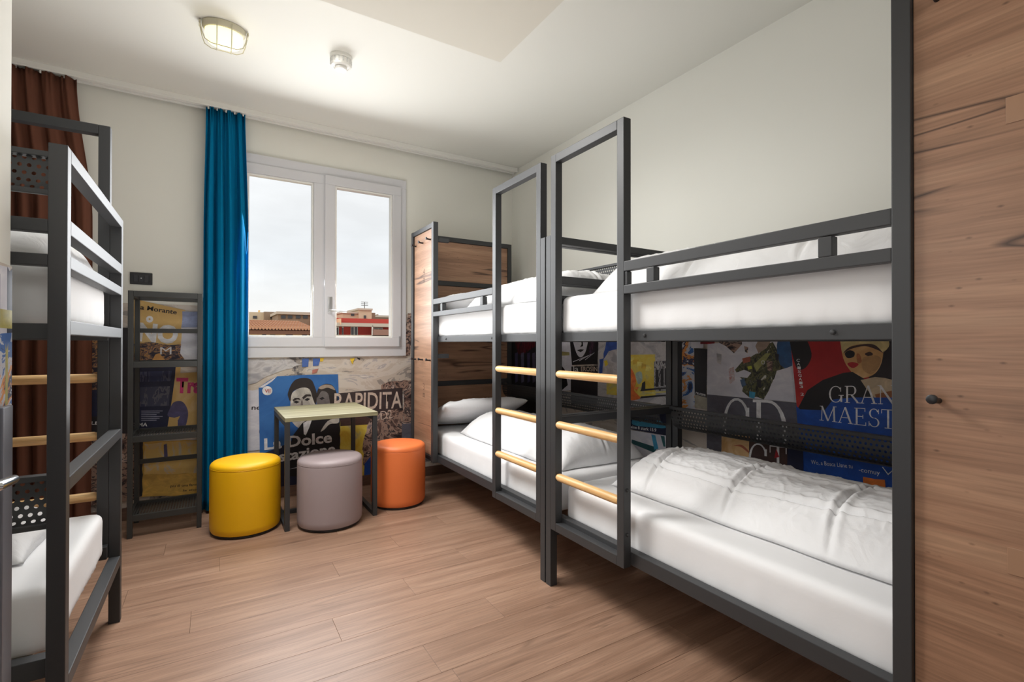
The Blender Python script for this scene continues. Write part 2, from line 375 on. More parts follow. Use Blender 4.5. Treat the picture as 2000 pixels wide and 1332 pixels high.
p_olive = blotch('print_olive', [(0, (30, 30, 28)), (.40, (64, 64, 46)), (.47, (92, 92, 60)), (.54, (46, 48, 44)), (.60, (128, 126, 98)), (.66, (196, 194, 184))], 24, (1, 1, .7), 9, 1.4)
p_skin = blotch('print_skin', [(0, (150, 100, 60)), (.45, (206, 160, 104)), (.6, (228, 192, 140))], 5, detail=3, hard=False)
p_grey_skin = blotch('print_halftone', [(0, (120, 116, 112)), (.45, (178, 172, 164)), (.62, (206, 200, 190))], 9, detail=3, hard=False)
p_paint = blotch('print_paint', [(0, (24, 32, 70)), (.38, (46, 96, 168)), (.45, (190, 192, 202)), (.53, (214, 140, 66)), (.58, (34, 40, 76)), (.64, (200, 200, 208))], 4.5, (1, 1, 1.8), 8, 1.2)
p_slate = pm_('slate', (92, 90, 100)); p_teal = pm_('teal', (44, 92, 96)); p_cyan = pm_('cyan', (66, 150, 186)); p_mag = pm_('magenta', (206, 56, 120))
p_orange = pm_('orange', (220, 120, 50)); p_purple = pm_('violet', (84, 78, 116)); p_brown = pm_('brown', (70, 48, 44)); p_black = pm_('black', (22, 20, 26))
p_rblue = pm_('royal_blue', (26, 76, 164)); p_lip = pm_('lip_red', (170, 34, 40)); p_hair = pm_('hair', (44, 36, 36))

# --- back wall
B = Wall(1, YB-.003, -1, mural_back)
B.poly([(470, 700), (560, 701), (590, 712), (556, 722), (520, 735), (500, 748), (470, 752)], p_grey, torn=.012)
B.poly([(470, 764), (506, 760), (508, 878), (470, 880)], p_pale, torn=.006)
B.text('ne', (491, 800), (509, 800), 9, p_dark, .02)
B.poly([(590, 700), (603, 700), (602, 716), (590, 717)], pm_('scrap_blue', (70, 102, 172)), torn=.004)
B.poly([(611, 700), (626, 700), (622, 714), (611, 715)], pm_('scrap_blue', (70, 102, 172)), torn=.004)
B.poly([(625, 699), (633, 699), (630, 706), (625, 706)], pm_('scrap_yellow', (222, 186, 50)), torn=.003)
B.poly([(683, 700), (693, 699), (690, 706), (689, 712), (686, 708)], pm_('scrap_yellow', (222, 186, 50)), torn=.003)
B.poly([(697, 698), (704, 700), (703, 703), (698, 701)], p_black)
B.poly([(610, 722), (622, 720), (618, 728), (609, 730)], pm_('scrap_red', (176, 112, 100)), torn=.004)
# right-hand strip beside the window and dark plaster stains
B.poly([(787, 696), (800, 694), (806, 612), (796, 612)], p_collage, torn=.006)
B.poly([(744, 752), (760, 745), (806, 742), (806, 762), (744, 766)], p_collage, torn=.01)
# blue film poster
B.poly([(505, 757), (522, 745), (541, 735), (600, 732), (660, 731), (662, 800), (664, 958), (508, 962), (507, 860)], p_blue, 'poster_print')
B.poly([(505, 757), (541, 735), (531, 745), (513, 757)], p_pale)
B.poly([(508, 888), (562, 866), (600, 845), (664, 840), (664, 958), (508, 962)], p_navy)
B.poly([(522 + 10*cos(a*pi/8), 763 + 9*sin(a*pi/8)) for a in range(16)], p_white, 'emblem')
B.text('VII', (517, 767), (528, 766.5), 7, pm_('emblem_red', (190, 70, 60)), .02)
# man's and woman's busts
B.poly([(566, 812), (567, 790), (570, 768), (590, 756), (608, 757), (614, 775), (617, 800), (612, 822), (600, 836), (584, 836), (572, 826)], p_grey_skin, smooth=True)
B.poly([(562, 768), (568, 752), (578, 741), (595, 738), (608, 742), (615, 756), (619, 772), (616, 790), (610, 776), (604, 760), (590, 757), (574, 763), (569, 772), (567, 784), (563, 776)], p_hair, smooth=True)
B.poly([(571, 781), (576, 777), (584, 777), (587, 781), (580, 780), (573, 784)], p_hair)
B.poly([(590, 776), (597, 770), (606, 770), (608, 774), (600, 774), (592, 780)], p_hair)
B.poly([(572, 785), (578, 782), (585, 785), (579, 788)], p_black); B.poly([(594, 781), (600, 777), (606, 779), (600, 783)], p_black)
B.poly([(588, 782), (591, 782), (592, 797), (586, 798)], pm_('shade', (120, 112, 108)))
B.poly([(580, 812), (590, 810), (602, 811), (592, 816)], p_lip)
B.poly([(618, 790), (620, 770), (632, 762), (644, 768), (648, 790), (644, 815), (630, 824), (620, 812)], pm_('woman_face', (110, 104, 104)), smooth=True)
B.poly([(618, 772), (622, 758), (634, 750), (648, 752), (656, 764), (660, 782), (658, 800), (648, 804), (644, 786), (640, 768), (628, 764), (620, 776)], p_hair, smooth=True)
B.poly([(622, 757), (634, 751), (648, 753), (654, 762), (640, 757), (628, 760)], pm_('blond', (168, 150, 134)), smooth=True)
B.poly([(623, 778), (630, 775), (634, 778), (628, 781)], p_black)
B.poly([(556, 905), (572, 850), (590, 826), (612, 812), (636, 812), (664, 826), (664, 930), (556, 930)], p_black, smooth=False)
B.poly([(592, 826), (610, 816), (604, 834), (597, 850), (593, 848)], p_white)
B.poly([(626, 842), (640, 822), (660, 816), (660, 826), (644, 828), (634, 838)], p_grey_skin, smooth=True)
B.text('La Dolce', (516, 878), (648, 863), 22, p_white, .03)
B.text('stazione', (545, 901), (655, 884), 20, p_white, .03)
B.poly([(565, 916), (600, 906), (640, 905), (600, 910)], p_pale)
# RAPIDITA poster and the collage under it
B.poly([(660, 768), (700, 764), (785, 757), (786, 822), (664, 834)], pm_('dark_brown', (58, 48, 50)))
B.text('RAPIDITA', (652, 802), (784, 796), 35, pm_('cream', (206, 188, 174)), .012)
B.text('RAPIDITA', (661, 768), (691, 765.5), 3, pm_('cream', (206, 188, 174)), 0)
B.poly([(664, 822), (740, 818), (742, 930), (664, 932)], p_yel, torn=.004)
B.poly([(664, 820), (735, 806), (735, 828), (664, 832)], p_brown)
B.poly([(716, 832), (730, 810), (786, 796), (786, 880), (760, 930), (712, 930), (708, 870)], p_collage, torn=.008)
B.poly([(712, 905), (724, 890), (724, 934), (710, 936)], p_rblue)
B.text('D2', (744, 820), (766, 816), 18, pm_('cream', (206, 188, 174)), -.01)
B.poly([(788, 760), (806, 756), (808, 940), (786, 940)], p_collage, torn=.004)
B.poly([(784, 828), (803, 826), (803, 872), (785, 872)], p_slate)
# behind the rack
B.poly([(262, 584), (362, 606), (356, 660), (352, 735), (262, 735)], p_och, 'poster_print')
B.poly([(356, 608), (398, 610), (398, 640), (354, 640)], pm_('scrap_lavender', (140, 150, 184)), torn=.004)
B.poly([(354, 640), (398, 638), (398, 716), (368, 714), (352, 690)], p_pale, torn=.008)
B.text('a Morante', (274, 604), (345, 614), 9, p_dark, .02)
B.text('o', (285, 628), (299, 629), 16, p_white, .06)
B.text('NO', (268, 664), (346, 670), 34, p_white, .05)
B.poly([(262, 672), (290, 668), (330, 674), (354, 672), (352, 690), (362, 712), (262, 712)], p_city, torn=.006)
B.poly([(296, 706), (304, 692), (312, 690), (318, 698), (326, 706)], pm_('church', (206, 150, 84)))
B.text('M', (313, 692), (335, 692), 15, pm_('logo_grey', (206, 204, 206)), -.005)
B.poly([(262, 712), (344, 708), (334, 838), (262, 840)], p_navy, 'poster_print')
B.poly([(270, 726), (336, 724), (333, 744), (270, 746)], blotch('print_arcade', [(0, (50, 56, 92)), (.5, (78, 82, 108)), (.58, (40, 44, 76))], 9, (4, 1, .8), 3, .2))
B.poly([(270, 756), (332, 754), (330, 792), (270, 794)], blotch('print_facade', [(0, (62, 64, 86)), (.5, (92, 92, 104)), (.6, (48, 50, 78))], 10, (3, 1, 1), 3, .3))
for i in range(6): B.poly([(276, 802+i*3.6), (318-(i % 3)*6, 801.6+i*3.6), (318-(i % 3)*6, 802.8+i*3.6), (276, 803.2+i*3.6)], pm_('small_print', (150, 150, 170)))
B.text('ROMA', (252, 832), (288, 832), 7, p_white, .02)
B.poly([(343, 729), (398, 726), (398, 842), (326, 842), (336, 780)], p_och, 'poster_print')
B.text('Tra', (343, 766), (394, 766), 28, p_mag, .05)
B.poly([(340, 785), (356, 784), (366, 798), (367, 815), (360, 836), (348, 836), (346, 818), (328, 812), (332, 798)], p_purple, smooth=True)
B.poly([(334, 818), (352, 812), (348, 820), (338, 826)], p_och)
B.poly([(278, 862), (398, 858), (398, 964), (276, 970)], pm_('deep_ochre', (204, 162, 80)), 'poster_print', torn=.004)
B.poly([(282, 866), (398, 860), (398, 922), (282, 926)], blotch('print_wrinkled', [(0, (196, 168, 112)), (.5, (222, 186, 110)), (.6, (200, 190, 170))], 9, (1, 1, .6), 7, 1.5, hard=False), torn=.004)
B.poly([(320, 868), (326, 866), (328, 892), (321, 896)], p_purple)
B.text('piu di una fermata', (333, 951), (396, 947), 5, p_dark, .01)
B.text('la storia', (358, 959), (396, 956), 4, p_dark, .01)
B.poly([(262, 862), (280, 862), (278, 968), (262, 972)], p_dark, torn=.004)
# left of the rack, seen between the bed posts
B.poly([(150, 640), (262, 640), (262, 845), (150, 850)], p_dark, 'poster_print')
B.poly([(150, 660), (200, 660), (196, 760), (150, 765)], p_city)
B.poly([(150, 765), (200, 760), (196, 812), (150, 815)], p_navy)
B.text('CELEB', (160, 828), (201, 829), 6, p_white, .02)
B.poly([(100, 640), (152, 640), (152, 930), (100, 930)], p_city)
B.poly([(150, 850), (262, 845), (262, 975), (150, 990)], p_collage)

# --- right wall, read through the beds
R = Wall(0, XW-.003, -1, mural_right)
R.poly([(980, 640), (1052, 640), (1052, 850), (980, 850)], p_dark)
R.poly([(988, 655), (1000, 655), (999, 748), (988, 748)], p_navy)
R.poly([(1003, 655), (1046, 655), (1046, 676), (1020, 694), (1012, 690)], blotch('print_wine', [(0, (60, 18, 30)), (.5, (110, 24, 38)), (.6, (70, 40, 56))], 18, (1, 3, .6), 4, .4))
for i, x in enumerate((1006, 1018, 1030, 1040)): R.poly([(x, 690), (x+6, 688), (x+6, 745), (x+1, 748)], pm_('pale_figure', (96, 90, 112)) if i % 2 else p_purple)
R.poly([(1088, 650), (1120, 650), (1118, 762), (1088, 764)], p_pale)
R.poly([(1094, 686), (1113, 688), (1113, 694), (1094, 695)], pm_('olive_band', (150, 140, 90)))
R.poly([(1096, 712), (1104, 722), (1110, 752), (1096, 764)], p_black)
R.poly([(1113, 655), (1170, 655), (1167, 711), (1118, 713)], p_black, 'poster_print')
R.poly([(1120, 655), (1148, 655), (1147, 678), (1142, 692), (1135, 698), (1128, 692), (1122, 674)], p_pale, smooth=True)
R.poly([(1134, 657), (1139, 666), (1140, 676), (1134, 678), (1137, 672)], p_black)
R.poly([(1128, 684), (1135, 682), (1142, 683), (1135, 688)], p_black)
R.poly([(1152, 662), (1163, 662), (1163, 686), (1152, 692)], blotch('print_maroon', [(0, (40, 26, 40)), (.5, (76, 46, 66)), (.6, (54, 50, 82))], 20, detail=4))
for k in range(3): R.poly([(1120+k*12, 706-k*2), (1150+k*6, 694-k*3), (1150+k*6, 695-k*3), (1120+k*12, 707.4-k*2)], p_pale)
R.poly([(1117, 716), (1170, 714), (1170, 728), (1117, 730)], p_black)
R.text('EROSIN', (1136, 725), (1168, 725), 9, pm_('cream', (206, 188, 174)), .01)
R.text('la', (1121, 726), (1131, 726), 12, p_white, .01)
R.poly([(1116, 736), (1170, 738), (1168, 790), (1116, 790)], p_dark)
R.poly([(1170, 655), (1208, 655), (1208, 800), (1168, 800)], p_grey)
R.poly([(1188, 660), (1206, 656), (1206, 682), (1190, 686), (1180, 702), (1180, 690)], pm_('scrap_blue2', (52, 82, 160)), torn=.006)
R.poly([(1172, 702), (1180, 700), (1178, 728), (1172, 730)], pm_('scrap_blue2', (52, 82, 160)), torn=.004)
R.poly([(1181, 705), (1187, 703), (1189, 712), (1183, 716)], pm_('flower_yellow', (222, 200, 60)), torn=.003)
R.poly([(1186, 747), (1206, 748), (1206, 772), (1186, 770)], p_yel)
R.poly([(1222, 650), (1310, 650), (1310, 800), (1222, 800)], p_grey, 'poster_print')
R.text('We do not always any do it', (1231, 668), (1300, 665), 5, p_white, .01)
R.poly([(1222, 693), (1281, 692), (1282, 772), (1222, 780)], p_yel)
R.poly([(1222, 716), (1236, 722), (1244, 744), (1240, 762), (1252, 778), (1222, 776)], pm_('paint_orange', (226, 112, 48)), smooth=True)
for k in range(5): R.poly([(1228+k*9, 700+k*3), (1240+k*9, 698+k*5), (1238+k*8, 704+k*5), (1230+k*8, 708+k*4)], pm_('ochre_stroke', (206, 168, 60)) if k % 2 else pm_('lemon_stroke', (232, 218, 120)), torn=.004)
for k in range(4): R.poly([(1224+k*5, 730+k*9), (1232+k*6, 728+k*9), (1230+k*5, 740+k*8)], pm_('coral_stroke', (232, 140, 70)), torn=.004)
R.poly([(1243, 730), (1254, 726), (1256, 742), (1248, 750)], pm_('scrap_mint', (170, 190, 180)), smooth=True)
R.poly([(1279, 706), (1306, 704), (1306, 765), (1279, 762)], blotch('print_inkwash', [(0, (60, 58, 66)), (.44, (176, 174, 176)), (.56, (110, 108, 116)), (.62, (200, 198, 196))], 24, (1, 2, 1), 6, .4))
for q in ((1282, 722, 1288, 755), (1292, 720, 1298, 754), (1300, 719, 1305, 752)): R.poly([(q[0], q[1]), (q[2], q[1]), (q[2], q[3]), (q[0], q[3])], p_dark)
for i, y_ in enumerate((760, 767, 774)): R.poly([(1254, y_), (1306, y_-4), (1306, y_-1), (1252, y_+4)], p_dark if i != 1 else pm_('pale_yellow', (206, 196, 120)))
R.poly([(1256, 748), (1262, 744), (1262, 760), (1254, 762)], p_dark)
R.poly([(1222, 806), (1312, 806), (1312, 852), (1222, 836)], p_navy, 'poster_print')
R.poly([(1236, 822), (1244, 816), (1252, 824), (1264, 818), (1276, 828), (1288, 820), (1300, 830), (1300, 836), (1270, 834), (1240, 830)], p_cyan, smooth=True)
R.text('eine 8 stark 15.9', (1234, 836), (1284, 843), 6, p_white, .02)
R.poly([(1222, 838), (1312, 852), (1312, 900), (1222, 900)], p_pale)
R.poly([(1236, 858), (1286, 874), (1280, 884), (1236, 866)], p_teal); R.poly([(1274, 848), (1282, 850), (1288, 876), (1280, 878)], p_cyan)
R.poly([(1292, 850), (1300, 852), (1302, 872), (1298, 872)], p_teal)
R.poly([(1310, 650), (1362, 650), (1360, 800), (1310, 800)], p_paint, 'poster_print')
R.poly([(1352, 655), (1376, 655), (1376, 680), (1352, 680)], p_pale); R.poly([(1370, 660), (1398, 660), (1398, 672), (1370, 672)], pm_('dark_red', (110, 20, 30)))
R.poly([(1384, 670), (1398, 672), (1394, 677), (1386, 676)], p_lip)
R.poly([(1358, 680), (1384, 682), (1381, 776), (1359, 770)], p_dark, 'poster_print')
R.text('re.com', (1361, 769), (1380, 774), 6, p_white, .02)
R.poly([(1359, 770), (1384, 777), (1384, 800), (1359, 796)], pm_('sand', (160, 152, 136)))
R.poly([(1384, 672), (1552, 655), (1560, 786), (1383, 770)], p_pale, 'poster_print')
R.poly([(1398, 660), (1450, 660), (1452, 672), (1436, 690), (1420, 676)], p_collage, torn=.006)
R.poly([(1438, 722), (1452, 706), (1486, 690), (1512, 668), (1528, 700), (1536, 722), (1512, 742), (1502, 766), (1494, 780), (1466, 776), (1452, 764), (1456, 744)], p_olive, torn=.014, seed=5)
R.poly([(1452, 700), (1468, 696), (1468, 706), (1454, 710)], pm_('brick', (158, 84, 62)), torn=.004)
R.poly([(1426, 720), (1436, 716), (1438, 742), (1428, 750)], blotch('print_redspeck', [(0, (190, 180, 184)), (.5, (176, 104, 98)), (.56, (206, 200, 204))], 60, detail=3), torn=.004)
R.poly([(1522, 662), (1546, 660), (1550, 714), (1536, 720), (1526, 712), (1520, 690)], pm_('denim', (42, 82, 128)), torn=.006)
R.poly([(1466, 764), (1478, 766), (1476, 778), (1466, 776)], p_cyan, torn=.004)
R.poly([(1474, 712), (1498, 690), (1508, 690), (1490, 714), (1480, 726)], pm_('moss', (146, 146, 88)), torn=.006)
R.text('O', (1490, 712), (1497, 711), 8, p_white, .0)
R.poly([(1462, 716), (1470, 714), (1472, 720), (1464, 722)], pm_('lime', (190, 196, 60)), torn=.003)
R.poly([(1440, 728), (1456, 722), (1470, 728), (1462, 738), (1446, 736)], p_pale, torn=.008)
R.poly([(1448, 742), (1456, 738), (1460, 752), (1452, 756)], pm_('slate_blue', (70, 92, 120)), torn=.005)
R.poly([(1484, 664), (1512, 660), (1500, 680), (1484, 690), (1478, 676)], pm_('taupe', (150, 130, 116)), torn=.006)
for q_, m_ in (((1402, 690, 1412, 712), p_grey), ((1500, 704, 1512, 726), p_collage), ((1456, 676, 1464, 690), p_collage), ((1516, 690, 1524, 706), p_dark), ((1480, 740, 1490, 758), p_dark), ((1418, 700, 1426, 716), p_pale)):
    R.poly([(q_[0], q_[1]), (q_[2], q_[1]+2), (q_[2]-1, q_[3]), (q_[0]+2, q_[3]-3)], m_, torn=.007)
R.poly([(1504, 764), (1520, 724), (1548, 716), (1556, 786), (1504, 778)], p_pale, torn=.004)
R.poly([(1384, 770), (1562, 787), (1566, 900), (1384, 860)], p_slate)
R.strokes('CD', (1412, 886), (1546, 912), 108, p_white, hpx1=130)
R.poly([(1545, 650), (1840, 650), (1840, 930), (1563, 838), (1556, 760)], p_red, 'poster_print')
R.poly([(1545, 655), (1572, 655), (1588, 690), (1580, 714), (1566, 722), (1556, 712)], p_black, smooth=True)
R.poly([(1700, 655), (1840, 655), (1840, 775), (1748, 760), (1700, 740)], pm_('night', (34, 26, 32)))
R.poly([(1645, 668), (1650, 650), (1710, 650), (1726, 668), (1728, 690), (1722, 715), (1708, 732), (1684, 738), (1664, 724), (1650, 700)], p_skin, smooth=True)
R.poly([(1644, 664), (1648, 650), (1722, 650), (1740, 672), (1726, 688), (1712, 674), (1690, 672), (1664, 676), (1650, 690)], pm_('bonnet', (206, 186, 130)), smooth=True)
R.poly([(1650, 690), (1662, 678), (1690, 672), (1712, 674), (1728, 690), (1718, 684), (1692, 676), (1664, 682)], p_brown, smooth=True)
R.poly([(1653, 690), (1662, 684), (1672, 688), (1670, 697), (1658, 699)], p_black, smooth=True); R.poly([(1692, 691), (1702, 687), (1708, 692), (1700, 696)], p_brown, smooth=True)
R.poly([(1676, 692), (1682, 692), (1686, 706), (1678, 709)], pm_('nose_shade', (176, 110, 70)), smooth=True)
R.poly([(1658, 710), (1668, 707), (1680, 711), (1672, 718), (1664, 717)], p_lip, smooth=True)
R.poly([(1690, 698), (1712, 694), (1724, 700), (1720, 716), (1706, 730), (1690, 724), (1686, 710)], pm_('veil', (182, 140, 92)), smooth=True)
R.poly([(1560, 800), (1580, 762), (1610, 742), (1650, 728), (1668, 726), (1700, 745), (1710, 775), (1710, 800), (1600, 812)], p_black, 'poster_print')
R.poly([(1684, 742), (1712, 736), (1748, 742), (1748, 790), (1716, 782), (1696, 760)], pm_('lace', (196, 176, 146)), torn=.004)
R.poly([(1712, 770), (1748, 762), (1748, 790), (1716, 784)], pm_('rust', (150, 92, 52)))
R.poly([(1558, 792), (1566, 799), (1614, 801), (1630, 780), (1668, 776), (1840, 776), (1840, 1080), (1572, 960)], p_rblue, 'poster_print')
R.strokes('GRAN', (1621, 785), (1754, 790), 31, p_white, hpx1=38)
R.strokes('MAESTRI', (1603, 820), (1806, 845), 28, p_white, hpx1=42)
vt = '2 31AGSIAC'
for i, ch in enumerate(vt):
    if ch != ' ':
        t = i/9; x_, y_ = 1570-8*t, 772-66*t
        R.text(ch, (x_-3, y_), (x_+3.5, y_+.5), 5.5, p_white, .01)
R.text('Domestica vita', (1584, 884), (1664, 895), 4, pm_('dim_blue', (70, 110, 200)), 0)
R.text("Wo, a Bosca Lisne tu", (1588, 905), (1669, 914), 8, p_white, .0)
R.text("-comuy", (1681, 920), (1722, 927), 9, p_white, .0)
R.poly([(1726, 911), (1728, 911), (1738, 924), (1748, 916), (1748, 918), (1738, 927)], p_white)
R.poly([(1384, 838), (1414, 842), (1412, 890), (1384, 880)], p_slate); R.poly([(1413, 846), (1468, 852), (1468, 905), (1413, 900)], p_skin)
R.poly([(1436, 870), (1452, 868), (1466, 880), (1466, 884), (1450, 872)], pm_('fold', (170, 90, 60)), smooth=True)
R.poly([(1540, 850), (1572, 862), (1574, 960), (1540, 950)], p_navy)
R.poly([(1467, 858), (1542, 866), (1541, 920), (1466, 910)], p_brown)
R.strokes('CT', (1464, 930), (1542, 938), 66, p_white, hpx1=66)
R.poly([(1520, 876), (1526, 892), (1516, 894)], p_lip)
R.poly([(1689, 930), (1732, 936), (1734, 960), (1690, 955)], p_orange, torn=.003)

# --- partition wall by the door
Pw = Wall(0, XP+.003, 1, mural_part)
def pz(y0, y1, z0, z1, m, torn=.01, sd=1):
    rnd = random.Random(sd); b = MB(); Pw.k += 1; x_ = XP+.0035+.00012*Pw.k
    P = [(y0, z0), (y1, z0), (y1, z1), ((y0+y1)/2, z1-torn), (y0, z1)]
    b.bm.faces.new([b.bm.verts.new((x_, p[0], p[1])) for p in P]); b.build('print', m, mural_part)
pz(1.2, 1.675, 1.20, 1.385, p_pale); pz(1.655, 1.69, 1.2, 1.385, p_navy)
pz(1.2, 1.69, 1.235, 1.28, pm_('olive_yellow', (170, 160, 70)), .0)
pz(1.2, 1.69, 0.95, 1.225, p_paint); pz(1.645, 1.662, 1.05, 1.2, pm_('olive_yellow', (170, 160, 70)), .02)
pz(1.2, 1.69, .0, .95, blotch('print_dusk', [(0, (70, 72, 96)), (.5, (150, 150, 166)), (.6, (90, 80, 88))], 5, (1, 1, .5), 5, .8, hard=False), 0)

# ------------------------------------------------------------------ window
win = tag(empty('window_1', ((WX0+WX1)/2, YB, WZ0)), 'pale grey two-leaf window over the poster mural', kind='structure')
ox, oy, oz = win.location
def wbx(b, x0, x1, y0, y1, z0, z1, bev=.003): return b.box(x0-ox, x1-ox, y0-oy, y1-oy, z0-oz, z1-oz, bev)
b = MB()
wbx(b, WX0, WX1, YB-.022, YB+.06, WZ0, WZ0+.085); wbx(b, WX0, WX1, YB-.022, YB+.06, WZ1-.075, WZ1)
wbx(b, WX0, WX0+.055, YB-.022, YB+.06, WZ0+.085, WZ1-.075); wbx(b, WX1-.055, WX1, YB-.022, YB+.06, WZ0+.085, WZ1-.075)
b.build('casing', m_frame, win)
m_glass = bpy.data.materials.new('window_glass'); m_glass.use_nodes = True
t = m_glass.node_tree; t.nodes.remove(t.nodes['Principled BSDF'])
tr = t.nodes.new('ShaderNodeBsdfTransparent'); gl = t.nodes.new('ShaderNodeBsdfGlossy'); gl.inputs['Roughness'].default_value = .02
fr = t.nodes.new('ShaderNodeFresnel'); fr.inputs[0].default_value = 1.08; ms = t.nodes.new('ShaderNodeMixShader')
tr.inputs[0].default_value = (.97, .98, .98, 1)
t.links.new(fr.outputs[0], ms.inputs[0]); t.links.new(tr.outputs[0], ms.inputs[1]); t.links.new(gl.outputs[0], ms.inputs[2]); t.links.new(ms.outputs[0], t.nodes['Material Output'].inputs[0])
XM = .770
def sash(x0, x1, lx, rx, proud):
    b = MB(); y0, y1 = YB-.03-proud, YB+.035
    z0, z1 = WZ0+.083, WZ1-.073
    wbx(b, x0, x1, y0, y1, z0, z0+.075); wbx(b, x0, x1, y0, y1, z1-.075, z1)
    wbx(b, x0, x0+lx, y0, y1, z0+.075, z1-.075); wbx(b, x1-rx, x1, y0, y1, z0+.075, z1-.075)
    s = b.build('sash', m_frame, win)
    b = MB(); e = .012; w_ = .014                               # glazing bead, white rim round the pane
    for q in ((x0+lx, x1-rx, z0+.075, z0+.075+w_), (x0+lx, x1-rx, z1-.075-w_, z1-.075)): wbx(b, q[0], q[1], y0+.012, y1-.01, q[2], q[3], .002)
    for q in (x0+lx, x1-rx-w_): wbx(b, q, q+w_, y0+.012, y1-.01, z0+.075+w_, z1-.075-w_, .002)
    b.build('glazing_bead', m_white, s)
    b = MB(); wbx(b, x0+lx+.004, x1-rx-.004, YB+.004, YB+.010, z0+.079, z1-.079, 0); b.build('pane', m_glass, s)
    return s
sL = sash(WX0+.053, XM-.008, .075, .075, 0); sR = sash(XM, WX1-.053, .08, .075, .012)
b = MB(); wbx(b, XM-.014, XM+.006, YB-.03, YB+.03, WZ0+.083, WZ1-.073, .002); b.build('meeting_stile', m_frame, win)
hx = XM+.04; b = MB(); wbx(b, hx-.017, hx+.017, YB-.05, YB-.042, 1.44, 1.575, .003)
b.box(hx-ox-.012, hx-ox+.012, -.062, -.05, 1.45-oz, 1.475-oz, .004)
b.tube([(hx-ox, -.05, 1.463-oz), (hx-ox, -.085, 1.463-oz), (hx-ox+.02, -.095, 1.462-oz), (hx-ox+.12, -.095, 1.455-oz)], .008, 10)
tag(b.build('handle', mat('brushed_nickel', (190, 190, 190), .3, metal=.9), sR, smooth=2), 'chrome lever handle')
b = MB(); wbx(b, WX1-.072, WX1-.06, YB-.05, YB-.03, 1.175, 1.26, .002); b.build('hinge', mat('hinge_grey', (150, 150, 152), .4), sR)

